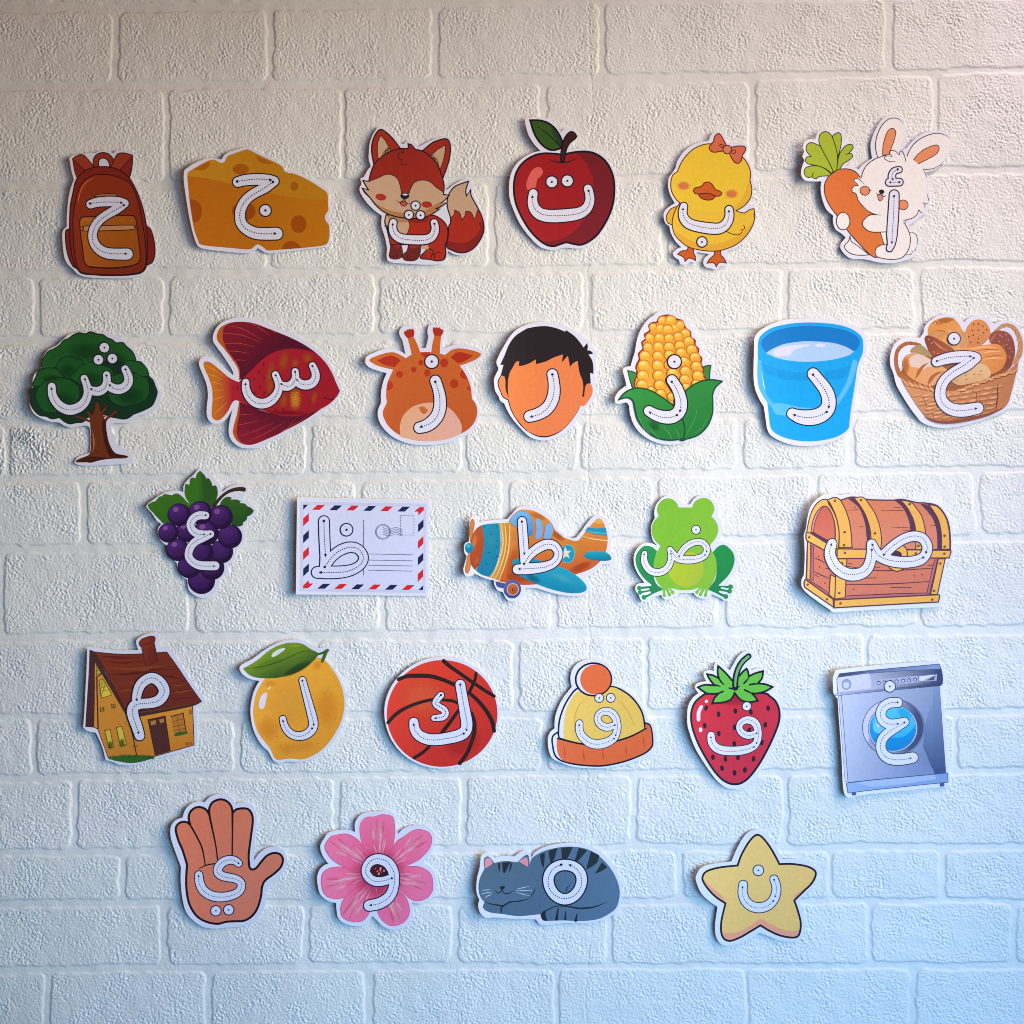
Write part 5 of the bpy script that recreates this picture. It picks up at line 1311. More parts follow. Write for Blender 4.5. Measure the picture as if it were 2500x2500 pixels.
# ------------------------------------------------------------------ fourth row
def house():
    c = Cut('house_cutout', 'crooked storybook house card with brown roof and ochre walls', (180, 1530, 340), 'b9c3e6', 2.3, 0.4)
    K = '3a2022'
    c.card('203,273! 350,287 600,326 893,322! 866,230 876,177 947,126 1070,84 1145,85 1182,128 1208,287! 1325,290! 1437,447 1608,717 1808,1000 1798,1066 1698,1117! 1708,1300 1708,1646 1645,1697 1403,1768 1142,1828 950,1898 800,1928 648,1918 547,1876 446,1847! 396,1654 314,1466! 197,1437 144,1382! 160,1200 175,900 191,600')
    c.part('side_wall')
    c.F('295,440! 420,620! 760,1190! 875,1795! 480,1815! 340,1415! 285,1390! 300,900!', 'b88038', K, 10, g=('a8722e', 400, 900, 700, 1700))
    c.L('330,690! 332,900! 345,1410!', 18, K)
    c.L('318,705! 405,640!', 15, K)
    c.part('front_wall')
    c.F('740,1230! 1645,1090! 1667,1645! 1120,1802! 870,1797! 800,1430', 'bc8436', K, 11, g=('ac702c', 1000, 1200, 1100, 1750))
    for sp in ('1590,1160! 1640,1150! 1640,1220! 1600,1220!', '1540,1610! 1640,1600! 1640,1640! 1545,1660!', '800,1650! 900,1640! 890,1670! 820,1680!'):
        c.F(sp, '8a5c2c')
    c.L('800,1430! 872,1795!', 14, K)
    c.part('door')
    c.F('1025,1290! 1267,1240! 1337,1725! 1125,1787!', '46282a', K, 8)
    for sp in ('1060,1312! 1135,1298! 1140,1352! 1070,1372!', '1183,1287! 1247,1275! 1252,1325! 1195,1342!'):
        c.part('door_pane', parent=c.parts[-1] if c.parts[-1]['name'] == 'door' else c.parts[-2])
        c.F(sp, '94703c')
    c.part('window')
    c.F('1345,1247! 1515,1202! 1552,1450! 1392,1500!', 'a06c30', None)
    c.L('1345,1247! 1515,1202! 1552,1450!', 14, K)
    for sp in ('1425,1230! 1470,1480!', '1360,1320! 1525,1280!', '1375,1390! 1535,1350!', '1380,1450! 1545,1410!'):
        c.L(sp, 8, '6e4420')
    c.B(1480, 1485, 110, 32, '2a5a26', rot=-8, al=1.0)
    c.F('1385,1520 1450,1475 1560,1455 1575,1480 1480,1508', '2c5a28')
    for sp, gx in (('435,1440! 510,1425! 552,1670! 490,1672!', (510, 1640)), ('595,1397! 667,1380! 732,1640! 648,1662!', (670, 1610))):
        c.part('window')
        c.F(sp, 'b4a844', '54361e', 10)
        c.B(gx[0], gx[1], 45, 70, '3a5a24', al=0.9)
        c.L('%d,%d %d,%d' % (gx[0] - 30, gx[1] + 32, gx[0] + 55, gx[1] + 28), 9, '2e3018')
    c.part('window')
    c.F('360,745! 410,718! 532,945! 390,987!', 'bcb044', '4a3420', 9)
    for sp in ('368,800! 430,770!', '375,850! 460,820!', '390,890! 500,870!', '410,730! 380,860!', '380,750! 440,860!', '440,790! 390,960!'):
        c.L(sp, 6, '4a3a20')
    c.part('window')
    c.F('325,530! 388,640! 328,672!', 'a89a44', '4a3420', 8)
    c.L('330,610! 365,590!', 6, '4a3a20')
    c.L('345,560! 350,660!', 6, '4a3a20')
    for x, y in ((400, 1145), (555, 1100)):
        c.part('window')
        for dx in (-22, 0, 22):
            c.L('%d,%d! %d,%d!' % (x + dx, y - 32, x + dx + 4, y + 32), 6, '4a4424')
        for dy in (-24, 4, 26):
            c.L('%d,%d! %d,%d!' % (x - 30, y + dy + 4, x + 32, y + dy - 6), 6, '4a4424')
    c.part('barge_board')
    c.F('235,313! 312,345! 300,700 282,1392! 176,1382! 200,1000 225,600', '40262a')
    c.part('barge_board')
    c.F('240,315! 320,350! 430,600 600,920 760,1190! 745,1255! 700,1180! 296,470!', '40282a')
    c.part('roof')
    c.F('300,345! 600,377 900,377 1290,350! 1440,560 1600,800 1772,1042! 1500,1115 1150,1152 900,1182 745,1200! 600,920 450,620', '6c2e20', K, 10, g=('602622', 700, 400, 1100, 1100))
    for i, sp in enumerate(('380,470 700,500 980,470', '420,560 800,590 1100,560 1400,540', '470,660 800,650 1100,600 1440,600', '560,800 800,780 1000,830 1500,720', '1160,700 1350,690 1540,760', '1340,930 1500,900 1660,880', '1340,1010 1550,990 1690,980', '620,900 760,880 850,920', '700,1020 780,1000', '1330,800 1450,820 1560,800', '340,400 700,430 950,420', '900,620 1020,590 1130,545')):
        c.L(sp, '3 %d 3' % (26 + 10 * (i % 3)), '743a22' if i % 2 else '541f1c')
    for sp in ('470,662 800,652 1000,610 1130,548', '1380,900 1550,880 1640,880', '1400,545 1250,560 1180,580'):
        c.L(sp, '3 9 3', '3c1a18')
    c.F('745,1195! 1000,1160 1400,1115 1772,1042! 1640,1105 1200,1195 920,1248! 742,1250!', '3e2626')
    c.L('760,1205 1100,1165 1500,1100 1700,1060', '4 22 20 4', '5c3424')
    c.part('chimney')
    c.F('912,215! 960,165 1080,128 1128,150 1128,200 1118,220 1145,350 1162,480! 1040,532 990,500 960,360 942,275! 920,262', '743020', K, 8, g=('602420', 960, 300, 1120, 330))
    c.L('922,262 1000,240 1120,205', '6 12 6', '481c18')
    c.L('1090,260 1065,330 1080,400', '4 8 4', '481c18')
    c.L('1030,330 1050,430 1045,510', '4 8 4', '481c18')
    c.part('grass')
    rr = random.Random(4)
    c.F('490,1822 600,1800 750,1785 950,1790 1125,1800 1050,1842 900,1882 780,1892 650,1872 540,1847', '2a5a2a')
    for i in range(70):
        x = 500 + i * 8.8
        y = 1815 - 18 * math.sin(i / 70 * 3.1)
        c.L('%f,%f! %f,%f!' % (x, y + 20, x + rr.uniform(-12, 12), y - rr.uniform(10, 34)), '9 2', rr.choice(('2e5e28', '3c6a2a', '224c26')))
    c.letter([('868,1010 888,900 930,805 1010,735 1100,712 1195,770 1252,870 1238,955 1170,1028 1060,1060 930,1070 850,1095 818,1160 830,1250 875,1380 915,1510', '116 128 136 138 142 146 146 146 142 134 132 150 152 146 142 130')],
             guides=['875,1012 888,900 930,800 1010,730 1100,708 1200,768 1256,870 1238,960 1170,1030 1060,1058 930,1068 850,1095 815,1150 822,1240 865,1370 905,1490'], ol=12, ink='1c1428', gs=1.0)
    c.done()

def lemon():
    c = Cut('lemon_cutout', 'golden yellow lemon card with a glossy green leaf', (560, 1550, 320), 'bec8ec', 2.6, 0.3)
    c.card('162,480 197,428 348,346 498,236 648,146 798,85 950,70 1102,85 1224,145 1332,196! 1420,174 1477,195 1478,262 1426,342 1447,398! 1567,536 1668,716 1720,920 1715,1152 1648,1384 1527,1586 1376,1738 1203,1838 1020,1872 850,1867 740,1888 656,1857 594,1757 564,1706! 473,1615 383,1454 333,1283 317,1080 352,878 403,748 448,674! 317,646 216,585 171,522')
    c.part('lemon_fruit')
    c.F('540,620! 470,720 400,860 365,1020 357,1180 398,1370 480,1520 602,1672! 650,1790 690,1837 760,1842 900,1825 1080,1837 1250,1772 1400,1662 1540,1482 1640,1292 1692,1080 1682,880 1620,680 1520,510 1420,388 1290,338 1000,480', 'd09a38', g=('c48a30', 800, 600, 1200, 1700))
    c.B(580, 1380, 190, 230, 'b87426', rot=-30, al=0.28)
    c.B(1430, 1080, 210, 360, 'c07c26', al=0.28)
    c.B(880, 980, 400, 420, 'd0a848', al=0.5)
    c.B(860, 1680, 200, 110, 'c08436', al=0.25)
    c.B(600, 720, 110, 70, 'bc7828', al=0.28)
    c.B(1300, 450, 90, 80, 'bc7828', al=0.28)
    c.B(1120, 1630, 190, 110, 'c48a34', al=0.3)
    for x, y in ((1455, 1170), (1560, 1245), (1400, 870), (950, 1650), (1000, 1700), (760, 1640), (700, 1500), (1500, 900), (1300, 1600)):
        c.E(x, y, 9, 7, '985a24')
    c.F('440,1010 470,900 540,845 557,880 542,960 512,1070 470,1092 443,1062', 'c0c8e6')
    c.B(590, 780, 24, 52, 'd8cca0', rot=40, al=1.0)
    c.part('leaf')
    c.F('210,490! 400,380 600,220 780,135 950,113 1090,140 1200,210 1330,272! 1270,350 1150,460 1000,550 820,610 650,637 450,632 310,590', '6a8c26', g=('2c4e24', 700, 240, 840, 560))
    c.B(560, 430, 240, 60, '5c8424', rot=-22, al=0.7)
    c.B(1000, 500, 260, 70, '24421e', rot=-28, al=0.7)
    c.B(960, 160, 180, 50, '7c9a34', al=0.8)
    c.L('225,492 450,470 700,405 900,320 1100,240 1250,262', '4 12 16 14 12 3', '2c4c20')
    c.F('625,322 640,270 720,215 800,193 822,210 770,252 680,312', 'bccade')
    c.part('stalk')
    c.L('1300,285 1370,268 1445,228', '30 36 46', '2e5a22')
    c.L('1440,228 1405,300 1368,392', '40 50 44', '346426')
    c.letter([('1077,668 1130,870 1195,1110 1233,1265 1228,1370 1155,1455 1045,1492 935,1475 850,1405 803,1310 787,1238', '96 100 108 116 124 126 124 116 108 100 90')],
             guides=['1075,675 1130,880 1195,1120 1238,1290 1235,1345', '1218,1380 1150,1455 1045,1497 930,1478 845,1405 800,1310 787,1250'], ol=11, gs=0.95)
    c.done()

def basketball():
    c = Cut('basketball_cutout', 'round orange red basketball card with black seams', (920, 1580, 320), 'bccaf2', 2.6, 0.4)
    c.card('', raw=[(962 + 848 * math.cos(t) + 4 * math.sin(5 * t), 968 + 826 * math.sin(t)) for t in (i * math.pi / 48 for i in range(96))])
    c.part('ball')
    q = [(963 + 814 * math.cos(t), 978 + 788 * math.sin(t)) for t in (i * math.pi / 40 for i in range(80))]
    c.F('', 'be3a2c', raw=q, g=('a82a2a', 500, 500, 1300, 1500))
    c.B(680, 740, 440, 360, 'c85a40', al=0.7)
    c.B(1260, 1400, 330, 230, 'a4282c', rot=-30, al=0.6)
    K = '261a1c'
    for sp, wd in (('322,470 450,425 600,420 800,430 1000,490 1160,562', '54 62 66 62 58 56'), ('168,1105 300,970 500,860 750,785 900,775 1100,790 1200,830', '52 56 52 48 46 46 44'), ('985,205 1080,285 1250,405 1450,545 1600,645 1728,722', '62 56 54 54 52 50'),
                   ('1462,385 1440,500 1355,680', '46 46 50'), ('1375,685 1500,800 1620,950 1700,1100 1728,1235', '52 58 62 62 58'), ('1205,930 1100,1080 965,1255', '46 54 60'), ('770,1470 660,1565 550,1630', '46 50 52'), ('1400,970 1440,1100 1440,1250 1390,1420 1320,1580 1222,1715', '44 52 56 56 56 58')):
        c.part('seam')
        c.L(sp, wd, K)
    c.letter([('1230,552 1265,760 1303,980 1325,1120 1310,1225 1230,1295 1060,1340 880,1365 740,1353 620,1295 560,1205 545,1105', '140 142 148 156 162 166 164 160 158 154 144 130')],
             guides=['1230,552 1265,760 1303,980 1330,1120 1318,1240', '1280,1275 1170,1320 1010,1352 860,1368 740,1360 640,1315 570,1230 540,1120'], ol=12, ink='1a1430', gs=1.05)
    c.letter([('945,708 880,785 868,835 920,880 990,925 1010,985 962,1032 845,1045', '92 92 92 94 96 98 94 84')], guides=['945,706 875,790 868,845 930,880 1000,930 1012,985 965,1030 845,1050'], ol=11, ink='1a1430', gs=1.0)
    c.done()

def hat():
    c = Cut('winter_hat_cutout', 'yellow winter hat card with orange brim and orange pompom', (1310, 1590, 320), 'd2dcfa', 2.0, 0.3)
    K = '10142c'
    c.card('498,412 518,288 587,190 698,130 830,115 962,135 1065,206 1126,306 1148,420 1136,476! 1283,545 1437,656 1548,797 1618,930 1646,1026! 1717,1065 1758,1180 1768,1312 1748,1425 1646,1528 1484,1618 1252,1688 1000,1723 750,1723 518,1698 357,1637 236,1577 183,1472 163,1342 173,1238 214,1167 262,1137! 270,980 315,828 396,676 519,522!')
    c.part('crown')
    c.F('320,1275! 325,1100 350,960 410,800 500,650 600,550 800,500 1090,520 1230,560 1380,660 1500,800 1570,950 1602,1155! 1400,1255 1150,1335 900,1372 640,1362', 'w', K, 26)
    c.F('398,1290! 397,1100 420,920 470,770 570,620 700,560 1090,532 1225,572 1372,670 1490,808 1558,952 1588,1145! 1400,1240 1150,1320 900,1358 640,1348', 'e0c468', g=('dcbe62', 500, 800, 1500, 900))
    for sp in ('710,700 620,810 570,940 558,1080 550,1250', '1185,695 1300,820 1380,950 1445,1110', '930,780 925,830', '1000,1180 1000,1260', '985,980 985,1050'):
        c.L(sp, '6 18 16 6', 'd4a43e')
    c.part('brim')
    c.F('228,1280 262,1220 312,1190! 332,1280! 640,1362 900,1372 1150,1332 1400,1252 1622,1135! 1600,1058! 1670,1090 1702,1200 1712,1350 1690,1422 1600,1502 1400,1592 1200,1652 950,1692 700,1682 500,1652 350,1602 268,1522 238,1400', 'w', K, 25)
    c.F('300,1278! 640,1368 900,1378 1150,1338 1400,1258 1600,1160! 1608,1075! 1665,1098 1692,1200 1702,1348 1680,1415 1595,1492 1398,1580 1198,1640 950,1680 700,1670 500,1640 380,1600 320,1520 294,1400', 'd4683e')
    for sp in ('405,1390 410,1480 422,1572', '690,1450 695,1530 702,1615', '975,1450 980,1530 992,1602', '1315,1390 1320,1460 1328,1545', '1575,1260 1580,1340 1592,1422'):
        c.L(sp, '8 22 10', 'b84c2c')
    c.L('302,1280 640,1366 900,1376 1150,1336 1400,1256 1620,1138', 18, K)
    c.part('pompom')
    c.E(840, 415, 264, 240, 'w', o=K, ow=27)
    c.E(868, 415, 226, 222, 'd86c40')
    c.letter([('1158,1085 1050,1122 955,1092 900,1012 922,930 1000,886 1090,902 1158,970 1188,1070 1188,1160 1155,1255 1075,1325 950,1368 820,1362 725,1308 655,1230 628,1140 632,1062', '84 104 104 90 92 104 110 104 100 100 116 124 130 128 120 112 104 96')],
             dots=[(924, 690, 64), (1094, 688, 64)], guides=['1155,1090 1050,1122 950,1092 895,1012 915,930 1000,886 1095,902 1165,972 1192,1080 1188,1170 1160,1255', '1143,1290 1060,1335 940,1370 815,1362 720,1308 650,1225 625,1140 630,1070'], ol=9, ink='20243c', gs=0.8)
    c.done()

def strawberry():
    c = Cut('strawberry_cutout', 'red strawberry card with black seeds and green leafy top', (1640, 1580, 340), 'dee4f8', 3.0, 0.5)
    K = '1c1626'
    c.card('202,930 217,798 277,697 362,630! 316,560 326,506 398,475 474,468! 436,390 446,336 508,315 580,328! 587,236 640,214 724,256 802,322! 858,228 918,126 1010,54 1093,53 1148,108 1138,184 1086,250! 1106,318! 1200,284 1296,294 1308,372 1288,470! 1404,494 1448,560 1407,616 1357,642! 1468,738 1538,870 1548,1002 1508,1184 1437,1355 1336,1556 1226,1727 1104,1868 962,1958 850,1970 736,1940 614,1838 473,1646 324,1404 244,1203 208,1070')
    c.part('berry')
    c.F('500,640 400,680 310,760 265,870 258,1000 290,1150 360,1330 480,1550 600,1730 720,1850 850,1902 980,1880 1100,1780 1230,1600 1350,1380 1440,1180 1492,1020 1492,870 1440,750 1360,680 1280,640 900,620', 'd02c3c', K, 30, g=('c83048', 600, 800, 1200, 1600))
    c.B(860, 720, 330, 110, 'b4203a', al=0.6)
    c.part('seeds')
    for x, y, r in ((470, 838, 15), (648, 928, -5), (882, 885, -5), (1098, 900, -12), (1338, 847, -5), (452, 1083, -10), (650, 1197, -8), (872, 1110, 5), (1075, 1150, 30), (1300, 1078, 8), (868, 1340, -3), (1252, 1325, 8), (568, 1522, -5), (745, 1550, -8), (920, 1530, 5), (1137, 1550, 5), (697, 1678, -12), (873, 1745, 3), (1017, 1705, 12)):
        c.E(x, y, 26, 40, '2c1420', rot=r)
    c.part('highlight')
    c.E(475, 745, 24, 23, 'eedcf0')
    c.part('highlight')
    c.L('402,820 365,900 363,995', '46 54 52', 'eee0f4')
    c.part('highlight')
    c.E(393, 1138, 26, 33, 'eee0f4', rot=-12)
    c.part('leafy_top')
    c.F('355,548! 450,517 590,528! 520,440 485,370! 570,388 650,430! 632,340 640,258! 740,350 845,470! 930,400 985,340 1037,298! 1058,340 1068,405! 1150,365 1267,333! 1252,430 1195,502! 1300,515 1400,552! 1300,612 1180,642 1110,640! 1150,680 1195,742! 1080,762 960,732 872,635! 820,722 720,762 558,777! 590,700 645,642! 500,640 420,600', '66c044', K, 28)
    for sp in ('590,522 630,528 668,542', '655,440 690,490 722,520', '1000,502 1040,460 1065,430', '1078,522 1140,510 1195,512', '1008,592 1060,615 1110,645', '708,612 670,628 620,640', '797,566 860,577 940,546'):
        c.L(sp, '24 26 14', K)
    c.part('stalk')
    c.L('880,560 885,430 920,300 980,200 1065,125', '86 86 86 86 84', K)
    c.L('880,540 886,430 922,300 982,200 1062,130', '26 34 36 38 36', '70b26c')
    c.letter([('1180,1190 1080,1225 990,1200 938,1130 955,1055 1030,1010 1120,1025 1175,1080 1198,1170 1196,1260 1165,1345 1095,1398 980,1430 840,1440 700,1428 605,1385 550,1308 540,1218', '76 92 92 82 86 100 104 96 94 94 106 114 118 118 116 112 108 98')],
             dots=[(1040, 820, 61)], guides=['1180,1193 1080,1225 990,1200 935,1130 950,1055 1030,1008 1125,1025 1180,1085 1205,1175 1200,1265 1172,1350', '1142,1384 1050,1415 930,1440 800,1448 680,1430 600,1385 550,1310 537,1230'], ol=9, ink='2c1a48', gs=0.75)
    c.done()

def washer():
    c = Cut('washing_machine_cutout', 'silver blue front loading washing machine card with round blue door', (2000, 1600, 350), 'e1e8fc', 3.2, 0.3, grey=0.42)
    K = '3a568e'
    c.card('162,290 200,187! 600,145 1100,105 1622,80! 1677,198 1698,350 1688,424 1657,453! 1708,900 1748,1578! 1768,1600 1763,1734 1706,1778! 1560,1788 1000,1840 500,1888 482,1905! 376,1905 323,1846 302,1703! 282,1300 252,900 228,574! 173,502 163,380')
    c.part('cabinet')
    c.F('240,530! 285,525! 380,1700! 335,1690!', 'c4d0fa', K, 6)
    c.F('282,528! 1622,405! 1712,1590! 377,1705!', 'c2d0f8', K, 8, g=('4a76c0', 450, 800, 1650, 1450))
    c.F('1540,420! 1622,408! 1708,1580! 1560,1600! 1400,1230! 1450,860 1530,640', '769edc', g=('2f5298', 1480, 600, 1650, 1500))
    c.F('520,1690! 800,1550 1050,1480 1250,1440! 1500,1500 1560,1600!', 'a0b4ee', g=('6a8ed2', 700, 1600, 1500, 1560))
    c.part('control_panel')
    c.F('218,310! 258,238! 1620,118! 1650,200 1667,300 1660,390 1620,412! 270,527 235,500 222,400', 'c4ccf8', K, 10, g=('34447e', 550, 380, 1550, 300))
    c.F('255,240! 1620,120! 1642,185! 1200,205 700,240 238,285!', '4a5c9c', K, 6, g=('7c9ee0', 300, 250, 1500, 150))
    c.F('258,242! 700,210! 320,268! 238,282!', '3c4878')
    c.F('240,490! 700,462 1200,420 1655,370! 1640,400! 1620,412! 270,527!', 'a4b2ea', g=('36427a', 300, 500, 1200, 420))
    c.F('690,330! 670,240! 260,290! 225,330! 240,480! 700,440!', 'd0d4fa')
    c.F('740,330! 1590,250! 1585,345! 740,420!', 'aab6e8')
    c.part('start_button')
    c.E(353, 384, 66, 69, '86a8e4', o='5878b8', ow=6)
    c.E(350, 394, 48, 48, 'c0d2fa', o='6c8cc8', ow=5)
    for x, y in ((800, 370), (880, 364), (962, 356), (1042, 350), (1132, 340), (1210, 334), (1293, 327)):
        c.part('panel_button')
        c.E(x, y, 26, 27, '34447c')
        c.E(x - 2, y + 3, 17, 17, 'c2ccf4')
    c.part('display')
    c.F('1338,280! 1570,256! 1577,345! 1345,352!', 'b4c4f2', K, 6)
    c.F('1350,284! 1556,264! 1556,335! 1352,346!', 'e4e8fc')
    c.F('1400,344! 1480,300 1556,270! 1556,335!', '9aa6d8')
    c.F('1450,340! 1556,275! 1556,335!', '40508c')
    c.part('door_rim')
    c.E(1005, 975, 425, 386, '6880c0', rot=-6)
    c.E(990, 968, 412, 378, 'ccd2fa', o=K, ow=8, g=('3c4e88', 780, 950, 1260, 1020))
    c.B(720, 1180, 80, 110, '8ca6e4', rot=-30, al=0.6)
    c.E(992, 985, 336, 318, 'b0c4f4', o=K, ow=7)
    c.part('door_glass')
    c.E(992, 985, 312, 298, '*00a8ee', o='2a6aac', ow=6, g=('*0a8ad2', 900, 800, 1000, 1280))
    c.F('715,880 780,770 900,700 1050,690 1200,760 1290,900 1290,960! 1150,1090 1000,1110 850,1070 750,960', '*2cb8ee', g=('*58ccf4', 1000, 1100, 1000, 750))
    c.B(1150, 780, 130, 80, '*1ec4f0', rot=30, al=0.8)
    c.E(800, 960, 80, 90, '*70ccf4')
    c.B(790, 945, 34, 34, 'd4f0fc', al=0.9)
    c.part('plinth')
    c.F('352,1712! 1737,1588! 1742,1712! 378,1847!', '84b4f8', K, 9, g=('74a8f0', 500, 1700, 1700, 1700))
    c.F('480,1705! 1560,1612! 1580,1670! 1100,1740 700,1770!', '9cc6fc')
    for sp in ('428,1842! 492,1835! 492,1877! 432,1882!', '1628,1722! 1692,1717! 1692,1767! 1635,1772!'):
        c.part('foot')
        c.F(sp, '3a5c9e')
    c.letter([('1058,636 950,642 868,692 828,770 842,848 895,905 970,928 1060,915 1150,893', '122 128 128 126 126 130 128 116 108'),
              ('1152,900 1040,965 925,1045 852,1125 828,1220 852,1310 922,1378 1030,1405 1150,1398 1262,1378', '112 126 126 124 124 128 138 144 144 138')],
             dots=[(950, 418, 75)], guides=['1055,633 950,640 865,692 822,770 836,850 890,905 970,928 1075,920', '1148,905 1040,965 920,1045 848,1125 822,1220 846,1310 918,1380 1030,1407 1150,1402 1250,1385'], ol=9, ink='34405e', gs=0.85)
    c.done()

# ------------------------------------------------------------------ bottom row
def hand():
    c = Cut('hand_cutout', 'open brown hand card with thumb out to the right, left end of the bottom row', (390, 1930, 340), 'a4bce8', 2.2, 0.4)
    K = '16121c'
    c.card('162,560 177,468 238,396 327,364! 357,268 427,186 540,145 622,162! 698,86 798,50 922,55 1004,104 1046,186! 1152,160 1264,185 1328,278 1348,420 1328,653 1306,975! 1376,876 1498,794 1622,784 1726,836 1768,960 1748,1084 1656,1207 1546,1286 1487,1383 1477,1502 1437,1654 1356,1788 1222,1868 1080,1893 900,1908 750,1918 598,1888 477,1806 376,1685 325,1503 299,1250 304,1050! 234,852 176,670')
    S = 'a8685a'
    c.part('palm')
    hd = '235,540 250,470 310,428 380,430 430,470! 408,380 430,290 500,233 580,230 650,268 690,340! 690,240 740,158 840,122 930,148 990,218 1012,310! 1060,263 1150,248 1230,263 1280,340 1288,450 1262,650 1232,900 1240,1060! 1270,1097 1330,1082 1400,1000 1480,910 1580,868 1670,888 1707,960 1680,1060 1590,1152 1470,1242 1420,1330 1400,1480 1350,1640 1270,1752 1160,1812 1050,1817 920,1825 800,1852 650,1822 520,1742 430,1602 388,1450 373,1250 385,1020! 330,830 270,680'
    c.F(hd, S, K, 31, g=('a46a62', 400, 600, 1300, 1400))
    for sp, wd in (('428,468 520,640 590,800 633,1030', '26 24 22 16'), ('690,340 740,580 780,780 800,955', '30 24 20 18'), ('1008,310 1008,600 1003,900', '30 22 20'), ('545,1082 640,1037 755,1015', '10 18 18')):
        c.part('crease_line')
        c.L(sp, wd, K)
    c.letter([('1092,1012 1035,972 955,965 872,997 812,1070 808,1130 853,1180 940,1205 1040,1225 1110,1265 1132,1330 1090,1410 990,1458 860,1480 722,1460 615,1390 560,1290 545,1165', '94 106 112 112 112 110 106 102 100 104 110 116 120 120 118 116 110 98')],
             dots=[(777, 1670, 70), (955, 1658, 70)], guides=['1092,1012 1030,970 955,965 865,998 800,1070 797,1130 850,1185 940,1210 1040,1228 1115,1268 1138,1330 1095,1412 990,1462 860,1482 720,1462 610,1390 550,1290 540,1165'], ol=11, ink='1e1c40', gs=0.8)
    c.done()

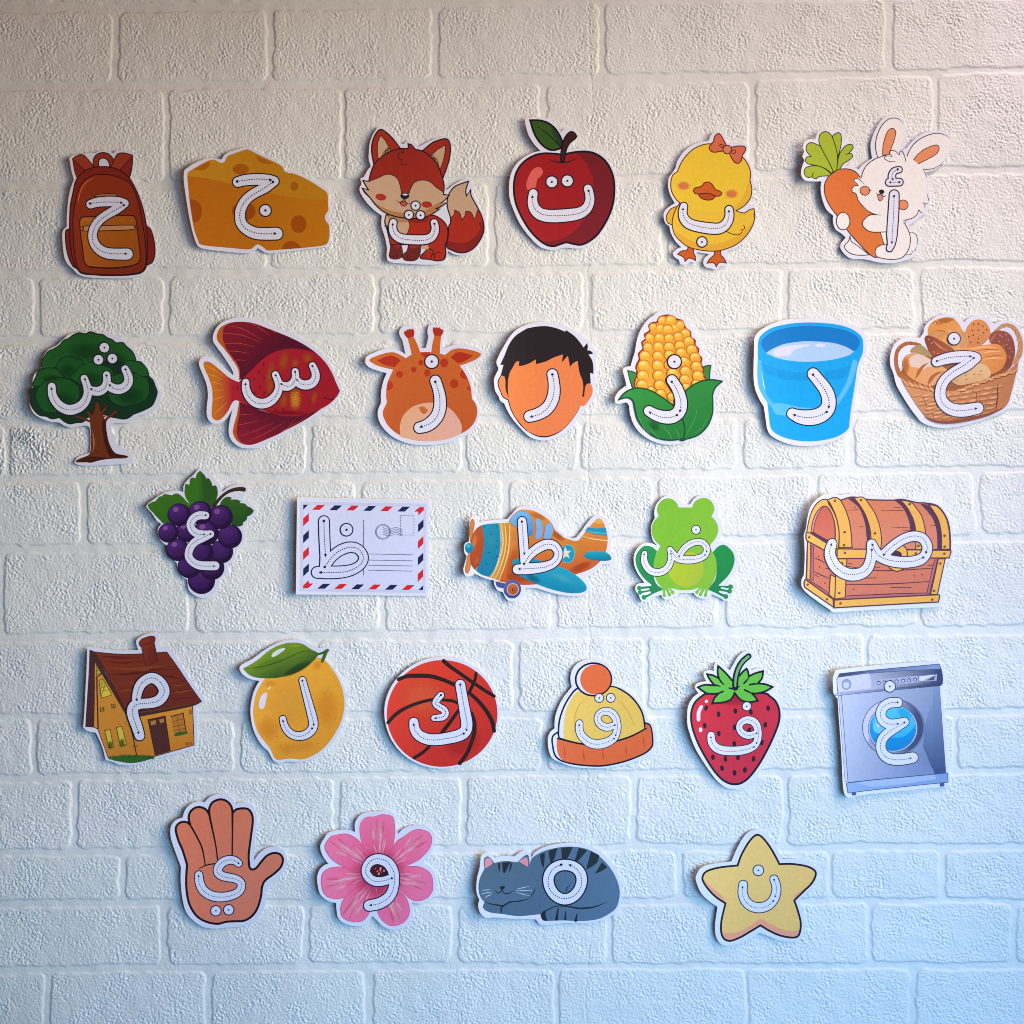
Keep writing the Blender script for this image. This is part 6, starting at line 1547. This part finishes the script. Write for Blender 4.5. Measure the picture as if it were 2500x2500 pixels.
def flower():
    c = Cut('flower_cutout', 'pink watercolour flower card with seven petals', (760, 1970, 330), 'bccaf4', 2.6, 0.5)
    c.card('142,520 197,427 257,354 420,320 542,325 625,358! 626,230 676,136 757,84 900,64 1080,54 1174,84 1208,188 1223,330 1238,388! 1328,304 1450,268 1594,268 1706,304 1768,398 1758,524 1706,665 1627,766 1578,825! 1694,853 1768,956 1788,1080 1778,1224 1696,1327 1584,1388 1434,1372! 1457,1480 1427,1604 1356,1697 1243,1748 1140,1758 1017,1707 927,1617 870,1562! 823,1647 742,1698 600,1698 467,1657 384,1574 363,1450 358,1365! 257,1336 144,1245 103,1121 93,990 123,887 196,815 252,803! 175,692 140,592')
    dk = 'a83260'
    rr = random.Random(21)
    for sp, ang, blob in (('870,830! 760,640 710,460 693,290 730,190 800,143 900,138 1010,108 1100,118 1167,150 1192,290 1187,450 1150,640 1080,820!', -90, (960, 330)),
                          ('1070,800! 1200,520 1330,420 1450,340 1560,323 1682,370 1722,460 1692,590 1580,722 1480,792 1300,862 1140,900!', -40, (1480, 520)),
                          ('1130,900! 1300,862 1480,848 1620,888 1712,970 1737,1080 1732,1200 1660,1302 1540,1347 1430,1327 1300,1222 1150,1080!', 10, (1500, 1080)),
                          ('950,1100! 1100,1090 1250,1200 1352,1300 1402,1440 1392,1560 1320,1652 1220,1697 1110,1692 1010,1612 950,1500 920,1300!', 65, (1200, 1500)),
                          ('900,1080! 925,1300 860,1450 800,1562 740,1622 640,1642 510,1612 438,1540 428,1410 490,1280 620,1170 760,1070!', 125, (600, 1450)),
                          ('800,940! 770,1100 620,1172 480,1282 350,1302 230,1262 168,1160 153,1010 190,910 280,858 420,848 600,890!', 170, (360, 1080)),
                          ('840,840! 720,910 560,882 420,822 300,732 220,610 208,530 280,420 380,388 510,378 620,428 700,500 770,640!', 218, (420, 560))):
        c.part('petal')
        bx, by = blob
        c.F(sp, 'dc6ca4', g=('c64478', bx, by, 970, 960))
        dx, dy = math.cos(math.radians(ang)), math.sin(math.radians(ang))
        c.B(bx, by, 190, 85, 'f0a6cc', rot=ang, al=0.35)
        for k, f, col, al in ((-75, 0.9, 'f2bcd8', 0.55), (-20, 1.1, 'c8508a', 0.35), (30, 0.85, 'f4c0dc', 0.6), (70, 1.05, 'c04a80', 0.4), (5, 0.6, 'f0b0d0', 0.5), (-50, 0.62, 'c44c84', 0.4), (50, 0.6, 'ecaacb', 0.5)):
            mx, my = 970 + (bx - 970) * f, 955 + (by - 955) * f
            c.B(mx - dy * k, my + dx * k, rr.uniform(110, 170), rr.uniform(16, 30), col, rot=ang + rr.uniform(-8, 8) + k * 0.12, al=al)
        for k, col, wd in ((-0.9, 'd05c94', 14), (-0.6, 'e088b6', 24), (-0.25, 'd2649a', 12), (0.1, 'e48fba', 28), (0.4, 'd05c94', 13), (0.75, 'e08ab6', 22), (1.0, 'c64e86', 12)):
            ox, oy = -dy * k * 62, dx * k * 62
            e = 520 - 90 * abs(k) + rr.uniform(-50, 60)
            st_ = rr.uniform(150, 230)
            c.L('%f,%f %f,%f %f,%f %f,%f' % (970 + dx * st_ + ox * 0.8, 955 + dy * st_ + oy * 0.8, 970 + dx * 330 + ox * 1.25, 955 + dy * 330 + oy * 1.25,
                970 + dx * (e * 0.85) + ox * 1.75, 955 + dy * (e * 0.85) + oy * 1.75, 970 + dx * e + ox * 1.9, 955 + dy * e + oy * 1.9), '6 %d %d %d 3' % (wd * 0.7, wd, wd * 0.8), col)
        q = crom(pts_of(sp), True)
        c._ribbon(q[2:-2], [7] * len(q[2:-2]), 'c4487e', False)
    c.part('flower_heart')
    c.B(970, 960, 420, 400, dk, al=0.85)
    c.E(965, 906, 128, 90, '541428', o='161226', ow=16, g=('3a0e20', 900, 850, 1050, 960))
    for x, y, r in ((990, 880, 14), (1040, 910, 12), (965, 955, 14), (945, 920, 9), (920, 880, 6), (1000, 930, 6), (985, 905, 10)):
        c.E(x, y, r, r * 1.2, 'd89090')
    c.letter([('1150,1020 1050,1055 940,1066 840,1025 782,935 800,835 870,765 970,745 1080,788 1148,870 1180,970 1182,1100 1152,1220 1078,1318 960,1382 828,1410', '116 122 126 124 116 122 138 146 146 142 136 134 142 150 154 148')],
             guides=['1150,1020 1050,1052 930,1066 835,1020 778,930 800,830 870,760 970,738 1080,780 1150,868 1188,970 1186,1100 1155,1220 1080,1320 960,1385 830,1407'], ol=12, ink='161a36', gs=1.0)
    c.done()

def cat():
    c = Cut('cat_cutout', 'sleeping grey blue tabby cat card with dark stripes', (1150, 1970, 380), 'ccdafa', 2.7, 0.5, grey=0.3)
    c.card('66,980 76,858 106,738 126,598 178,553 242,563 284,618! 400,600 536,610! 618,553 682,538 736,576 752,636! 798,555 948,484 1150,448 1352,448 1504,493 1646,584 1768,715 1848,878 1878,1060 1858,1224 1787,1328 1654,1398 1482,1448 1300,1448 1130,1448 950,1468 856,1458 805,1397! 650,1388 480,1378 298,1358 187,1357 114,1294 89,1200 104,1132! 75,1060')
    D = '20283a'
    c.part('body')
    bd = '725,720! 760,630 900,548 1080,503 1250,493 1420,518 1560,588 1690,710 1790,860 1842,1010 1842,1140 1800,1262 1700,1342 1560,1402 1350,1422 1150,1412 950,1417! 880,1392 860,1332! 600,1352 400,1322 230,1292 148,1232 170,1155! 600,1000'
    c.F(bd, '40688e', g=('4674a0', 400, 1000, 1700, 900))
    for sp in ('855,588! 918,568! 905,762! 870,700', '960,545! 1075,510! 1030,650 990,720! 970,620', '1118,505! 1262,498! 1200,630 1128,660!', '1338,508! 1442,540! 1310,690 1285,670!', '1490,548! 1592,600! 1560,700 1428,785! 1460,660', '1625,690! 1692,750! 1640,790 1535,835!'):
        c.part('body_stripe')
        c.F(sp, '22303c')
    c.part('haunch_line')
    c.L('1180,1055 1195,1000 1237,962', '12 12 4', '1a2a44')
    c.part('tail')
    c.L('935,1285 1050,1235 1200,1238 1350,1262 1500,1250 1600,1222 1695,1178', '14 12 14 22 22 14 3', '1c2a3e')
    c.F('935,1280! 925,1340 948,1417! 890,1407 865,1350 890,1300', D)
    for sp, wd in (('1082,1260 1062,1395', '14 38'), ('1177,1300 1168,1398', '10 28'), ('1318,1328 1300,1416', '12 34')):
        c.L(sp, wd, D)
    c.part('head')
    c.F('165,750! 160,640 175,610 210,597 260,640 285,682! 420,662 575,682! 640,620 700,588 722,640 728,745! 790,860 802,1000 730,1122 640,1152 480,1172 400,1212 250,1182 160,1152 110,1080 92,980 108,870', '446888', g=('446e96', 300, 700, 600, 1100))
    c.L('728,1122 780,1055 797,990', '6 14 4', '1c2c44')
    c.L('160,1152 250,1190 350,1210 395,1222 480,1175 620,1162 725,1135', '5 14 20 22 16 16 5', '1c2c44')
    c.L('390,1215 372,1260 385,1315', '24 20 6', '1c2c44')
    for sp in ('335,690! 362,685! 355,800! 338,750', '385,682! 492,676! 445,760 420,812 395,790', '488,690! 515,692! 490,770 468,802!'):
        c.part('forehead_stripe')
        c.F(sp, D)
    for sp in ('175,748! 177,640 215,615 250,640 267,692!', '593,672! 690,623 708,742!'):
        c.part('inner_ear')
        c.F(sp, 'e08098')
    c.part('nose')
    c.F('355,980! 388,972 422,980! 410,1005 385,1020 365,1005', '301822')
    c.part('mouth')
    c.L('303,1020 320,1050 355,1055 383,1020 410,1062 470,1066 520,1035', '5 12 12 12 12 12 5', '18202e')
    for sp in ('138,1020 195,1012 252,1016', '122,1062 190,1048 258,1045', '168,1112 210,1085 258,1068', '560,1015 640,1000 732,980', '558,1030 660,1033 762,1035', '553,1050 640,1080 722,1100'):
        c.part('whisker')
        c.L(sp, '3 9 3', 'b0cef6')
    q = [(1167 + 207 * math.sin(t) + 8 * math.sin(2 * t), 928 - 214 * math.cos(t) + 6 * math.cos(2 * t)) for t in (i * 2 * math.pi / 30 - 0.05 for i in range(31))]
    ring = ' '.join('%.1f,%.1f' % p for p in q)
    g = ' '.join('%.1f,%.1f' % (1165 + 210 * math.sin(-0.22 - t), 925 - 213 * math.cos(-0.22 - t)) for t in (i * 5.85 / 26 for i in range(27)))
    c.letter([(ring, 126)], guides=[g], ol=13, ink='161c34', gs=1.0)
    c.done()

def star():
    c = Cut('star_cutout', 'pale yellow five pointed star card with pink edges, right end of the bottom row', (1680, 2010, 330), 'd6e2fa', 3.0, 0.5)
    K = '281c26'
    c.card('101,800 106,717 177,616 330,570 616,541! 686,377 776,216 868,119 980,89 1093,124 1205,236 1296,397 1346,511! 1550,514 1724,554 1847,635 1868,742 1807,873 1686,1004 1577,1105! 1637,1250 1668,1403 1658,1563 1596,1667 1482,1698 1298,1678 1148,1617 1019,1562! 883,1647 722,1718 580,1748 466,1717 395,1613 379,1450 414,1184! 276,1084 166,964')
    st = '990,163 1060,200 1150,310 1230,440 1307,585! 1480,583 1680,613 1800,668 1827,740 1770,860 1650,980 1520,1106! 1570,1250 1612,1420 1602,1560 1560,1627 1460,1637 1300,1602 1150,1532 1035,1461! 900,1542 740,1632 600,1677 508,1642 468,1540 473,1380 530,1138! 400,1050 290,940 208,820 198,740 260,668 440,623 705,600! 760,450 850,290 930,193'
    c.part('star_face')
    c.F(st, 'fccb7a', g=('f8c474', 700, 400, 1300, 1500))
    P = 'eca284'
    c.F('480,1555! 700,1558 860,1480 1035,1360! 1200,1450 1400,1535 1600,1532! 1600,1580 1560,1624 1460,1634 1300,1599 1150,1529 1035,1458! 900,1539 740,1629 600,1674 510,1639 480,1600', P)
    c.F('208,780! 300,880 420,975 490,1040 520,1090 530,1135! 400,1047 290,937 208,817', P)
    c.F('1820,720! 1740,870 1630,960 1545,1020 1520,1060 1520,1103! 1650,977 1770,857', P)
    q = crom(pts_of(st), True)
    c._ribbon(q, [29] * len(q), K, True)
    c.letter([('1228,800 1258,890 1260,990 1218,1100 1130,1180 1010,1208 895,1178 815,1100 778,990 785,875', '108 114 120 126 130 134 130 126 120 112')],
             dots=[(1003, 672, 74)], guides=['1230,808 1260,890 1262,980 1242,1065', '1220,1110 1130,1185 1010,1212 890,1180 810,1100 772,990 780,895'], ol=11, ink='2c3850', gs=0.85)
    c.done()

for fn in (backpack, cheese, fox, apple, duck, rabbit, tree, fish, giraffe, boy_face, corn, bucket, bread_basket,
           grapes, postcard, plane, frog, chest, house, lemon, basketball, hat, strawberry, washer, hand, flower, cat, star):
    fn()
